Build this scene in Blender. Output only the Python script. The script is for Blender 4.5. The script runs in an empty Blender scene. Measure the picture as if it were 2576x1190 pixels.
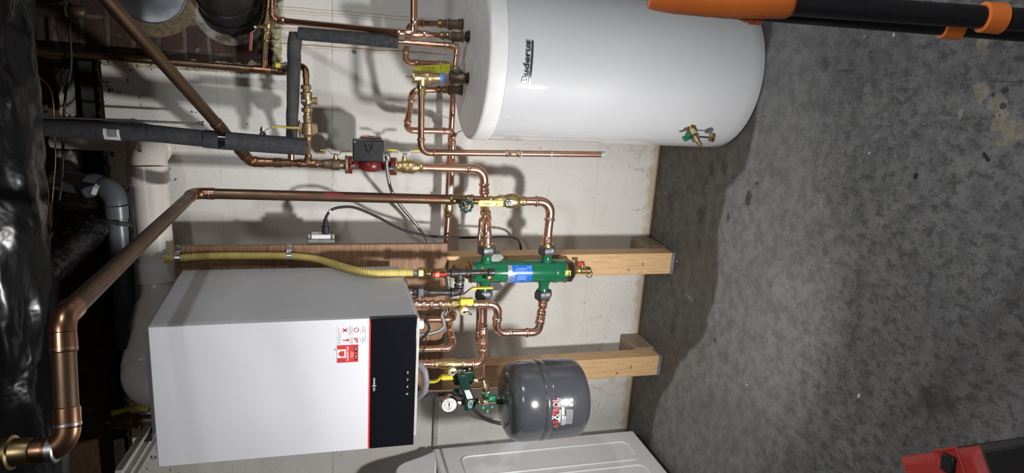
import bpy, bmesh, math, random
from mathutils import Vector as V, Matrix, noise as mnoise
random.seed(7)
sc = bpy.context.scene
COL = sc.collection
PI = math.pi

# ---------------------------------------------------------------- camera (phone held sideways)
F = 1716.85
CX = V((0.7287, -2.6271, 1.3971))
CF = V((-0.24918047, 0.92958005, -0.27164318)).normalized()
CR = V((0.96635571, 0.25712607, -0.00654426)).normalized()
CU = CR.cross(CF).normalized()
cd = bpy.data.cameras.new('camera')
cam = bpy.data.objects.new('camera', cd); COL.objects.link(cam)
cd.sensor_fit = 'HORIZONTAL'; cd.sensor_width = 36.0; cd.lens = F / 2576 * 36.0
cd.clip_start = 0.02
m3 = Matrix((-CU, CR, -CF)).transposed()
cam.matrix_world = Matrix.Translation(CX) @ m3.to_4x4()
sc.camera = cam

# ---------------------------------------------------------------- view, world, lights
sc.view_settings.view_transform = 'Standard'
sc.view_settings.look = 'None'
sc.view_settings.gamma = 1.0
sc.view_settings.exposure = 0.0
sc.view_settings.use_curve_mapping = False
w = bpy.data.worlds.new('world'); sc.world = w; w.use_nodes = True
w.node_tree.nodes['Background'].inputs[0].default_value = (0.9, 0.95, 1.0, 1)
w.node_tree.nodes['Background'].inputs[1].default_value = 0.02

def area(name, loc, target, size, power, color=(1, 1, 1), spread=PI, shape='SQUARE'):
    l = bpy.data.lights.new(name, 'AREA'); l.shape = shape; l.size = size
    l.energy = power; l.color = color; l.spread = spread
    o = bpy.data.objects.new(name, l); COL.objects.link(o)
    o.location = loc
    d = (V(target) - V(loc)).normalized()
    o.rotation_euler = d.to_track_quat('-Z', 'Z').to_euler()
    return o
LAMP = V((-0.10, -1.70, 0.38)); LAMP_T = V((0.05, -0.2, 1.20))
area('work_lamp_light', LAMP, LAMP_T, 0.10, 14.2, (1.0, 0.985, 0.975), math.radians(130))
BULB = V((2.25, -2.0, 1.98))
area('side_lamp_light', BULB, (0.1, -0.7, 1.3), 0.16, 16.0, (0.93, 0.97, 1.0), shape='DISK')
FILL = V((0.95, -2.75, 2.36))
area('added_fill_light', FILL, FILL - V((0, -.25, 1)), 0.35, 22.0, (0.97, 0.98, 1.0))  # added fill with no known source, lifts tank top and floor

# ---------------------------------------------------------------- pixel of the photograph -> point in the room
def ray(X, Y): return CF * F + CU * (1288 - X) + CR * (595 - Y)
def P(X, Y, y):                       # on the plane at depth y
    d = ray(X, Y); return CX + d * ((y - CX.y) / d.y)
def PZ(X, Y, z):
    d = ray(X, Y); return CX + d * ((z - CX.z) / d.z)
def PX(X, Y, x):
    d = ray(X, Y); return CX + d * ((x - CX.x) / d.x)
def PD(X, Y, zd): return CX + ray(X, Y) * (zd / F)
def S(p): return (V(p) - CX).dot(CF) / F          # metres per photo pixel at p
AX, AY, AZ = V((1, 0, 0)), V((0, 1, 0)), V((0, 0, 1))

# ---------------------------------------------------------------- materials
class G:
    def __init__(s, name):
        s.m = bpy.data.materials.new(name); s.m.use_nodes = True
        s.t = s.m.node_tree; s.b = s.t.nodes['Principled BSDF']
        s.tc = s.n('ShaderNodeTexCoord').outputs['Object']
    def n(s, k, **kw):
        x = s.t.nodes.new(k)
        for a, b in kw.items(): setattr(x, a, b)
        return x
    def put(s, sock, v):
        if isinstance(v, bpy.types.NodeSocket): s.t.links.new(v, sock)
        elif v is not None:
            if hasattr(sock.default_value, '__len__') and len(sock.default_value) == 4 and len(v) == 3: v = (*v, 1)
            sock.default_value = v
    def math(s, op, a, b=None, c=None, clamp=False):
        x = s.n('ShaderNodeMath', operation=op, use_clamp=clamp)
        for i, v in enumerate((a, b, c)):
            if v is not None: s.put(x.inputs[i], v)
        return x.outputs[0]
    def noise(s, scale, detail=4, rough=.55, vec=None, dist=0):
        x = s.n('ShaderNodeTexNoise'); s.put(x.inputs['Vector'], vec or s.tc)
        x.inputs['Scale'].default_value = scale; x.inputs['Detail'].default_value = detail
        x.inputs['Roughness'].default_value = rough; x.inputs['Distortion'].default_value = dist
        return x.outputs['Fac']
    def voro(s, scale, vec=None, feature='F1'):
        x = s.n('ShaderNodeTexVoronoi', feature=feature); s.put(x.inputs['Vector'], vec or s.tc)
        x.inputs['Scale'].default_value = scale
        return x.outputs['Distance']
    def scale(s, v3, vec=None):
        x = s.n('ShaderNodeMapping'); s.put(x.inputs['Vector'], vec or s.tc)
        x.inputs['Scale'].default_value = v3
        return x.outputs[0]
    def step(s, v, a, b, lo=0., hi=1.):
        x = s.n('ShaderNodeMapRange', interpolation_type='SMOOTHSTEP'); s.put(x.inputs[0], v)
        x.inputs[1].default_value = a; x.inputs[2].default_value = b
        x.inputs[3].default_value = lo; x.inputs[4].default_value = hi
        return x.outputs[0]
    def ramp(s, fac, stops, interp='LINEAR'):
        x = s.n('ShaderNodeValToRGB'); s.put(x.inputs[0], fac); r = x.color_ramp; r.interpolation = interp
        while len(r.elements) < len(stops): r.elements.new(0.5)
        for e, (p, c) in zip(r.elements, stops):
            e.position = p; e.color = (*c, 1) if len(c) == 3 else c
        return x.outputs[0]
    def mix(s, f, a, b, blend='MIX'):
        x = s.n('ShaderNodeMix', data_type='RGBA', blend_type=blend)
        s.put(x.inputs[0], f); s.put(x.inputs[6], a); s.put(x.inputs[7], b)
        return x.outputs[2]
    def xyz(s):
        x = s.n('ShaderNodeSeparateXYZ'); s.put(x.inputs[0], s.tc); return x.outputs
    def bump(s, h, strength=.3, dist=.01):
        x = s.n('ShaderNodeBump'); s.put(x.inputs['Height'], h)
        x.inputs['Strength'].default_value = strength; x.inputs['Distance'].default_value = dist
        s.put(s.b.inputs['Normal'], x.outputs[0])
    def set(s, **kw):
        for k, v in kw.items(): s.put(s.b.inputs[{'col': 'Base Color', 'rough': 'Roughness', 'metal': 'Metallic', 'spec': 'Specular IOR Level', 'coat': 'Coat Weight', 'coatr': 'Coat Roughness'}.get(k, k)], v)
        return s.m

def simple(name, c1, c2=None, metal=0, rough=.5, scale=25, bump=0, bscale=None, coat=0, contrast=(.35, .65), spec=.5):
    g = G(name); c2 = c2 or tuple(x * .85 for x in c1)
    n = g.noise(scale, 5)
    g.set(col=g.mix(g.step(n, *contrast), c1, c2), metal=metal, rough=g.step(n, .2, .8, max(rough - .06, .02), rough + .08), spec=spec)
    if coat: g.set(coat=coat, coatr=.035)
    if bump: g.bump(g.noise(bscale or scale * 4, 4), bump, .002)
    return g.m

M = {}
M['copper'] = simple('copper', (.93, .60, .46), (.82, .48, .34), 1, .27, 22)
M['copper_worn'] = simple('worn copper', (.70, .42, .30), (.54, .30, .205), 1, .29, 14)
M['copper_old'] = simple('old copper', (.24, .155, .098), (.15, .098, .064), 1, .44, 9, contrast=(.3, .7))
M['copper_brown'] = simple('browned copper', (.40, .225, .135), (.28, .15, .085), 1, .34, 10, contrast=(.3, .7))
M['patina'] = simple('green patina', (.35, .62, .58), (.5, .42, .3), .2, .7, 120)
M['solder'] = simple('solder', (.62, .62, .6), (.4, .4, .4), 1, .35, 80)
M['brass'] = simple('brass', (.78, .62, .32), (.66, .50, .24), 1, .24, 30)
M['brass_sat'] = simple('cast brass', (.74, .57, .30), (.62, .46, .22), 1, .38, 50, bump=.15, bscale=260)
M['brass_pale'] = simple('pale brass', (.86, .74, .50), (.80, .66, .42), .6, .42, 30)
M['brass_old'] = simple('tarnished brass', (.40, .30, .15), (.26, .19, .10), 1, .36, 25)
M['bronze'] = simple('dull bronze', (.26, .185, .125), (.17, .12, .085), .85, .48, 40, bump=.3, bscale=200)
M['bronze_light'] = simple('cast bronze', (.42, .31, .18), (.33, .235, .135), .9, .45, 60, bump=.3, bscale=250)
M['iron'] = simple('black iron', (.085, .075, .070), (.045, .040, .038), .6, .42, 60, bump=.35, bscale=240)
M['steel'] = simple('zinc steel', (.66, .67, .69), (.5, .51, .53), 1, .3, 60)
M['steel_dull'] = simple('dull steel', (.32, .32, .32), (.22, .22, .22), .8, .45, 50)
M['plate_grey'] = simple('grey painted steel', (.19, .19, .19), (.155, .155, .155), .2, .5, 60)
M['nut_grey'] = simple('phosphate grey nut', (.13, .13, .14), (.085, .085, .09), .55, .42, 60, bump=.2, bscale=200)
M['chrome'] = simple('chrome', (.78, .78, .8), (.7, .7, .72), 1, .12, 20)
M['black'] = simple('black plastic', (.018, .018, .020), (.012, .012, .013), 0, .38, 40)
M['black_rubber'] = simple('black rubber', (.022, .022, .024), (.014, .014, .015), 0, .55, 60)
M['black_gloss'] = simple('gloss black glass', (.007, .008, .011), (.006, .007, .010), 0, .14, 5)
M['white_enamel'] = simple('white enamel', (.83, .84, .86), (.81, .82, .84), 0, .26, 6, coat=.25)
M['tank_white'] = simple('white painted steel', (.62, .63, .645), (.60, .61, .625), 0, .5, 5, bump=.03, bscale=420, coat=.9)
M['tank_lid'] = simple('warm white plastic', (.84, .84, .82), (.78, .785, .765), 0, .45, 14, bump=.06, bscale=300)
M['dryer_white'] = simple('appliance white', (.87, .88, .895), (.85, .86, .875), 0, .34, 6, bump=.04, bscale=300)
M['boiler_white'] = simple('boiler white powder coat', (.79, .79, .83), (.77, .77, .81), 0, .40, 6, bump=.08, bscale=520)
M['boiler_side'] = simple('boiler white powder coat shaded', (.66, .67, .70), (.64, .65, .68), 0, .42, 6, bump=.08, bscale=520)  # same white paint as the front cover, darkened for the dim flank
M['grey_plastic'] = simple('grey plastic', (.36, .37, .40), (.32, .33, .36), 0, .42, 20)
M['grey_hose'] = simple('grey trap hose', (.22, .22, .25), (.19, .19, .22), 0, .42, 20)
M['grey_pipe'] = simple('grey vent pipe', (.15, .16, .18), (.12, .13, .15), 0, .34, 12)
M['pvc'] = simple('cream pvc', (.76, .71, .66), (.70, .64, .58), 0, .24, 10)
M['white_plastic'] = simple('white plastic', (.82, .81, .78), (.78, .77, .74), 0, .4, 20)
M['yellow'] = simple('yellow vinyl grip', (.83, .70, .06), (.76, .62, .05), 0, .38, 30)
M['yellow_old'] = simple('dirty yellow vinyl grip', (.60, .46, .10), (.45, .34, .08), 0, .45, 40)
M['yellow_hose'] = simple('yellow hose jacket', (.70, .56, .17), (.58, .45, .12), 0, .45, 30, bump=.1)
M['red'] = simple('red paint', (.56, .035, .03), (.45, .03, .025), 0, .34, 30)
M['red_pump'] = simple('dark red paint', (.21, .022, .022), (.15, .018, .018), 0, .33, 40, bump=.2, bscale=150)
M['red_vinyl'] = simple('red vinyl grip', (.60, .06, .05), (.5, .05, .04), 0, .4, 30)
M['red_pack'] = simple('red moulded plastic', (.55, .045, .035), (.50, .04, .03), 0, .45, 30, bump=.1, bscale=400)
M['orange'] = simple('orange plastic', (.95, .24, .045), (.90, .215, .04), 0, .38, 20)
M['green'] = simple('green enamel', (.010, .150, .065), (.008, .125, .055), 0, .22, 12, coat=.4)
M['green_dark'] = simple('dark green enamel', (.008, .045, .032), (.006, .034, .025), 0, .30, 20)
M['green_bright'] = simple('bright green plastic', (.012, .20, .085), (.01, .16, .07), 0, .35, 20)
M['tank_grey'] = simple('charcoal enamel', (.062, .064, .072), (.055, .057, .065), 0, .20, 10, coat=.35)
M['foam'] = simple('grey foam insulation', (.060, .062, .068), (.040, .042, .046), 0, .85, 70, bump=.6, bscale=420)
M['foam_dusty'] = simple('dusty foam insulation', (.075, .070, .066), (.045, .044, .044), 0, .8, 18, bump=.3, bscale=300)
M['label_blue'] = simple('blue label', (.02, .16, .66), (.02, .15, .62), 0, .3, 20)
M['label_silver'] = simple('silver label', (.62, .62, .63), (.58, .58, .6), .6, .3, 20)
M['label_yellow'] = simple('yellow tag', (.66, .66, .035), (.55, .55, .03), 0, .5, 60)
M['ink_white'] = simple('white print', (.82, .82, .82), None, 0, .5)
M['ink_dark'] = simple('dark print', (.03, .03, .035), None, 0, .5)
M['ink_grey'] = simple('grey print', (.36, .35, .35), None, 0, .5)
M['ink_red'] = simple('red print', (.68, .055, .05), None, 0, .45)
M['ink_faded'] = simple('faded red print', (.30, .035, .035), None, .2, .5)
M['ink_olive'] = simple('olive print', (.16, .16, .02), None, 0, .5)
M['paper'] = simple('white paper', (.82, .82, .82), (.79, .79, .79), 0, .55)
M['blue_tape'] = simple('blue thread tape', (.22, .42, .85), (.16, .34, .76), 0, .5, 200)
M['grey_dope'] = simple('grey pipe dope', (.19, .20, .22), (.13, .14, .16), 0, .6, 120, bump=.5, bscale=300)
M['cream_sealant'] = simple('crumbling cream mortar', (.50, .46, .30), (.30, .26, .16), 0, .9, 40, bump=.9, bscale=70)
M['mortar_rough'] = simple('rough grey mortar', (.36, .33, .29), (.12, .10, .085), 0, .95, 26, bump=1, bscale=60)
M['gasket'] = simple('tan fibre gasket', (.20, .15, .09), (.12, .09, .055), 0, .9, 60, bump=.8, bscale=200)
M['batt'] = simple('paper faced insulation', (.46, .43, .34), (.20, .19, .15), 0, .5, 8, bump=.9, bscale=30)
M['sill'] = simple('dark sill timber', (.035, .028, .022), (.02, .016, .013), 0, .8, 20, bump=.5)
M['galv'] = simple('galvanised sheet', (.34, .36, .38), (.22, .235, .25), .9, .38, 9, bump=.1, bscale=12)
M['cable'] = simple('grey cable jacket', (.12, .12, .115), (.09, .09, .088), 0, .4)
M['raceway'] = simple('white painted metal', (.52, .51, .48), (.44, .43, .40), .1, .5, 25)

def wood(name, c1, c2, c3, axis=2, sc_=1.0, rough=.6, knots=True):
    g = G(name)
    st = [14.0, 14.0, 14.0]; st[axis] = 1.1
    v = g.scale(tuple(x * sc_ for x in st))
    n = g.noise(1.6, 6, .6, v, 1.2)
    ring = g.math('FRACT', g.math('MULTIPLY', n, 9.0))
    f = g.step(ring, .0, .9)
    col = g.mix(f, c1, c2)
    st2 = [220.0, 220.0, 220.0]; st2[axis] = 9.0
    fine = g.noise(1, 3, .6, g.scale(tuple(st2)))
    col = g.mix(g.math('MULTIPLY', g.step(fine, .45, .75), .45), col, c3)
    if knots:
        k = g.voro(4.2, g.scale((1, 1, .55) if axis == 2 else (.55, 1, 1)))
        col = g.mix(g.step(k, .02, .10, .85, 0), col, c3)
    g.set(col=col, rough=rough); g.bump(fine, .12, .002)
    return g.m
M['pine'] = wood('pine stud timber', (.66, .44, .23), (.57, .35, .16), (.42, .24, .10))
M['block'] = wood('weathered block timber', (.33, .26, .18), (.24, .18, .12), (.12, .08, .05), axis=1, knots=False)
M['ply'] = wood('brown plywood', (.33, .19, .105), (.235, .125, .065), (.12, .06, .03), axis=0, sc_=.55, knots=False)
M['joist'] = wood('aged joist timber', (.21, .105, .042), (.15, .07, .03), (.06, .03, .014), axis=0, knots=False)
M['rim'] = wood('dark rim timber', (.115, .065, .035), (.075, .042, .023), (.03, .018, .011), axis=0, knots=False)

def glow(name, col, strength):
    g = G(name); g.set(col=col, rough=.4); g.put(g.b.inputs['Emission Color'], col); g.b.inputs['Emission Strength'].default_value = strength
    return g.m
M['glow_red'] = glow('lit red light guide', (1.0, .03, .035), 1.4)
M['lens'] = glow('lit work lamp lens', (1.0, .98, .95), 6.0)
M['bulb'] = glow('lit lamp bulb', (.95, .97, 1.0), 6.0)

# black crinkled foil
g = G('black duct wrap'); n = g.noise(6, 3, .5, g.scale((1, 1.4, 1.4)), .7)
g.set(col=(.006, .006, .007), rough=g.step(n, .3, .7, .14, .30), spec=.35); g.bump(n, .4, .02); M['wrap'] = g.m

# brick
g = G('old red brick')
mp = g.n('ShaderNodeCombineXYZ'); x, y_, z = g.xyz()
wob = g.noise(9, 3)
g.put(mp.inputs[0], g.math('ADD', x, g.math('MULTIPLY', wob, .04))); g.put(mp.inputs[1], g.math('ADD', z, g.math('MULTIPLY', g.noise(12, 4), .034)))
br = g.n('ShaderNodeTexBrick'); g.put(br.inputs['Vector'], mp.outputs[0])
br.inputs['Scale'].default_value = 1.0; br.inputs['Brick Width'].default_value = .2; br.inputs['Row Height'].default_value = .077
br.inputs['Mortar Size'].default_value = .0075; br.inputs['Mortar Smooth'].default_value = .25; br.inputs['Bias'].default_value = 0
for i, c in enumerate([(.078, .035, .025, 1), (.046, .025, .020, 1), (.115, .10, .085, 1)]): br.inputs[i + 1].default_value = c
col = g.mix(g.step(g.noise(14, 6), .40, .70), br.outputs['Color'], (.040, .024, .021))
col = g.mix(g.step(g.noise(34, 6, .7), .56, .70, 0, .6), col, (.10, .075, .062))
col = g.mix(g.step(g.noise(6, 6, .7), .60, .68), col, (.17, .145, .12))
g.set(col=col, rough=.9)
g.bump(g.math('ADD', g.math('MULTIPLY', br.outputs['Fac'], -.6), g.math('MULTIPLY', g.noise(60, 5), .5)), .7, .01); M['brick'] = g.m

# painted concrete wall
g = G('painted concrete wall'); x, y_, z = g.xyz()
n1 = g.noise(2.2, 5); n2 = g.noise(38, 6, .6); n3 = g.noise(170, 3)
col = g.mix(g.step(n1, .35, .7), (.735, .715, .675), (.655, .64, .605))
col = g.mix(g.step(n2, .56, .70, 0, .35), col, (.56, .53, .48))
for zz, s_ in ((P(836, 300, 0).z, .95), (P(1376, 520, 0).z, .35), (P(1478, 700, 0).z, .30), (P(560, 560, 0).z, .3), (P(700, 600, 0).z, .25)):
    d = g.math('ABSOLUTE', g.math('SUBTRACT', g.math('ADD', z, g.math('MULTIPLY', g.noise(6, 2), .006)), zz + .003))
    f = g.math('MULTIPLY', g.step(d, .0006, .0024, s_, 0), g.step(g.noise(13, 4), .38, .58))
    col = g.mix(f, col, (.33, .29, .24))
for (px, py, x1, w_, s_) in ((705, 17, 1150, .0016, .55), (705, 25, 1150, .0014, .6), (712, 32, 1000, .0016, .35), (690, 68, 1060, .0016, .8), (688, 73, 1010, .0014, .7), (690, 94, 760, .0022, .9), (690, 108, 1160, .0022, .9), (690, 115, 1120, .0012, .4), (700, 47, 1110, .0014, .3)):
    a = P(px, py, 0); b = P(x1, py + 20, 0)
    d = g.math('ABSOLUTE', g.math('SUBTRACT', g.math('ADD', x, g.math('MULTIPLY', g.math('SUBTRACT', g.noise(9, 3), .5), .016)), a.x))
    f = g.math('MULTIPLY', g.step(d, w_ * .5, w_ * 1.8, s_, 0), g.math('MULTIPLY', g.step(z, b.z, b.z + .12), g.step(z, a.z, a.z + .02, 1, 0)))
    col = g.mix(f, col, (.36, .22, .085))
chip = g.noise(30, 5, .65, None, .6)
thr = g.math('SUBTRACT', .695, g.math('MULTIPLY', g.step(z, 1.72, 2.05), .10))
chipf = g.step(g.math('SUBTRACT', chip, thr), 0, .02)
col = g.mix(g.math('MULTIPLY', chipf, .9), col, (.055, .048, .042))
spk = g.step(g.noise(120, 3, .6), .685, .72); col = g.mix(g.math('MULTIPLY', spk, .75), col, (.17, .15, .125))
hair = g.math('ABSOLUTE', g.math('SUBTRACT', g.noise(7, 3, .5, None, 2.2), .5)); col = g.mix(g.math('MULTIPLY', g.step(hair, .0008, .0028, .5, 0), g.step(g.noise(5, 3), .52, .6)), col, (.4, .37, .32))
col = g.mix(g.step(g.noise(75, 5, .7), .5, .75, 0, .25), col, (.5, .48, .44))
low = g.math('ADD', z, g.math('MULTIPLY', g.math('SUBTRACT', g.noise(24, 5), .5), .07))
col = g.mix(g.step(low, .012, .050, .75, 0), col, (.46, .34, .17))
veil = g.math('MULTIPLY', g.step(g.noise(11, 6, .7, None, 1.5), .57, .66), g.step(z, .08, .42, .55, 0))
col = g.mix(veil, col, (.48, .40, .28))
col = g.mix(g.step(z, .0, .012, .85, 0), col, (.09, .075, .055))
g.set(col=col, rough=.75)
g.bump(g.math('ADD', g.math('ADD', g.math('MULTIPLY', n2, .8), g.math('MULTIPLY', n3, .25)), g.math('MULTIPLY', chipf, -.8)), .35, .006); M['wall'] = g.m
M['wall_plain'] = simple('dim painted block wall', (.30, .295, .285), (.25, .245, .235), 0, .85, 5)

# concrete floor
g = G('worn concrete floor'); x, y_, z = g.xyz()
n1 = g.noise(2.6, 6, .6); n2 = g.noise(22, 7, .65); n3 = g.noise(120, 5, .6); n4 = g.noise(7, 6, .65, None, .8)
col = g.mix(g.step(n1, .3, .7), (.275, .275, .271), (.21, .213, .212))
col = g.mix(g.step(n2, .35, .66, 0, .75), col, (.112, .112, .110))
col = g.mix(g.step(n4, .52, .74, 0, .55), col, (.29, .285, .275))
col = g.mix(g.step(g.noise(240, 6, .75), .42, .66, 0, .40), col, (.33, .325, .315))
col = g.mix(g.step(g.noise(95, 7, .75), .50, .68, 0, .55), col, (.075, .075, .073))
worm = g.noise(44, 8, .72, g.scale((1, .7, 1)), .25)
col = g.mix(g.math('MULTIPLY', g.step(worm, .50, .58, 0, .62), g.step(g.math('ADD', g.math('MULTIPLY', y_, -.8), g.math('MULTIPLY', n1, .5)), .85, 1.25)), col, (.062, .064, .064))
col = g.mix(g.math('MULTIPLY', g.step(g.noise(60, 6, .7, None, .5), .62, .70, 0, .7), g.step(n4, .42, .6)), col, (.37, .365, .355))
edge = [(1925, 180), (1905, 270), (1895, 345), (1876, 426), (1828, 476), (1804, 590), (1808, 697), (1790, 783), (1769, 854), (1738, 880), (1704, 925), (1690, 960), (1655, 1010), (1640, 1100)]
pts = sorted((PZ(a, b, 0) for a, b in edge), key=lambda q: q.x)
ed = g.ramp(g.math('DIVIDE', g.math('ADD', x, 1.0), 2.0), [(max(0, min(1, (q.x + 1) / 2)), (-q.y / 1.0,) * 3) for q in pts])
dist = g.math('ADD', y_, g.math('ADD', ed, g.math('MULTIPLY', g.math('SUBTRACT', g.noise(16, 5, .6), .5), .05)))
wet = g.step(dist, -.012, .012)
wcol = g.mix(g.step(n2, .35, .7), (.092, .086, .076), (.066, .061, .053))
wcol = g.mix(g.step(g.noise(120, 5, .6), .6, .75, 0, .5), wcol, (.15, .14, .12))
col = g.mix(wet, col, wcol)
blot = g.step(g.noise(9, 4, .6, g.scale((.9, 2.0, 1)), .5), .69, .71)
col = g.mix(g.math('MULTIPLY', g.math('MULTIPLY', blot, g.step(y_, -.75, -.6)), .55), col, (.035, .032, .03))
rust = g.math('MULTIPLY', g.step(y_, -.05, -.005), g.step(g.noise(10, 5), .4, .65))
col = g.mix(g.math('MULTIPLY', rust, .75), col, (.10, .055, .022))
def blob(px, py, rX, rY, amp=3.4, ns=30, lo=.85, hi=1.0):
    c = PZ(px, py, 0); ex = PZ(px + rX, py, 0) - c; ey = PZ(px, py + rY, 0) - c
    q = g.n('ShaderNodeMapping', vector_type='TEXTURE'); g.put(q.inputs[0], g.tc)
    q.inputs['Location'].default_value = (c.x, c.y, 0); q.inputs['Rotation'].default_value = (0, 0, math.atan2(ex.y, ex.x)); q.inputs['Scale'].default_value = (ex.length, ey.length, 1)
    ln = g.n('ShaderNodeVectorMath', operation='LENGTH'); g.put(ln.inputs[0], q.outputs[0])
    return g.step(g.math('ADD', ln.outputs['Value'], g.math('MULTIPLY', g.math('SUBTRACT', g.noise(ns, 8, .68), .5), amp)), lo, hi, 1, 0)
tan = g.mix(g.step(g.noise(40, 6, .7), .38, .64), (.40, .36, .28), (.25, .22, .165))
for b_ in ((2476, 108, 17, 28), (2472, 232, 24, 26), (2500, 262, 26, 20), (2518, 300, 24, 30), (2548, 332, 34, 30), (2520, 358, 22, 12), (2416, 285, 7, 12), (2394, 250, 5, 9)):
    col = g.mix(g.math('MULTIPLY', blob(*b_), .88), col, tan)
for b_ in ((2497, 238, 6, 7), (2523, 268, 8, 8), (2527, 228, 9, 8), (2515, 290, 4, 3)): col = g.mix(g.math('MULTIPLY', blob(*b_), .85), col, (.035, .035, .036))
for b_ in ((1822, 424, 8, 18), (1790, 425, 6, 22), (1770, 480, 6, 20), (1686, 508, 9, 26), (1765, 540, 12, 26), (1778, 455, 5, 12), (1760, 612, 5, 12), (1690, 825, 8, 16), (1883, 498, 9, 22), (1832, 546, 4, 10), (1904, 461, 5, 6), (1798, 856, 4, 7)): col = g.mix(g.math('MULTIPLY', blob(*b_, 3.2, 60), .75), col, (.030, .028, .026))
for b_ in ((2190, 130, 8, 5), (2230, 188, 10, 7), (2245, 186, 8, 7), (2350, 1010, 55, 50), (2075, 165, 14, 22), (2120, 178, 30, 6)): col = g.mix(g.math('MULTIPLY', blob(*b_, 3.0, 26, .3, 1.2), .55), col, (.05, .05, .049))  # dark blotches; the largest paints in the shade beside the work light
col = g.mix(g.math('MULTIPLY', blob(2540, 205, 50, 1.2, .2, 8), .8), col, (.04, .04, .04))
for b_ in ((2180, 240, 14, 26), (2195, 285, 8, 22), (2250, 330, 10, 16), (2200, 560, 26, 30), (2060, 520, 34, 50), (1960, 700, 30, 60), (2130, 640, 30, 30), (1805, 960, 20, 16)): col = g.mix(g.math('MULTIPLY', g.math('MULTIPLY', blob(*b_, 3.6, 24, .3, 1.1), g.step(g.noise(75, 6, .75), .42, .66)), .6), col, (.40, .395, .38))
spk = g.step(g.voro(34), .035, .055, 1, 0); spk2 = g.step(g.noise(5, 3), .50, .60)
col = g.mix(g.math('MULTIPLY', g.math('MULTIPLY', spk, spk2), .85), col, (.62, .62, .60))
pit = g.step(g.voro(15, g.scale((1.1, .9, 1))), .02, .045, 1, 0)
col = g.mix(g.math('MULTIPLY', pit, .6), col, (.035, .035, .033))
scr = g.step(g.noise(1, 3, .5, g.scale((90, 7, 1)), .6), .66, .70)
col = g.mix(g.math('MULTIPLY', g.math('MULTIPLY', scr, g.step(n4, .5, .6)), .45), col, (.42, .41, .40))
g.set(col=col, rough=g.math('ADD', g.step(n2, .3, .7, .55, .8), g.math('MULTIPLY', wet, -.1)))
g.bump(g.math('ADD', n2, g.math('MULTIPLY', n3, .5)), .25, .004); M['floor'] = g.m

# ---------------------------------------------------------------- mesh helpers
ROOT = {}
def rot_to(d):
    d = V(d).normalized()
    a = AZ if abs(d.z) < .9 else AX
    u = a.cross(d).normalized(); return u, d.cross(u)

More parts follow.
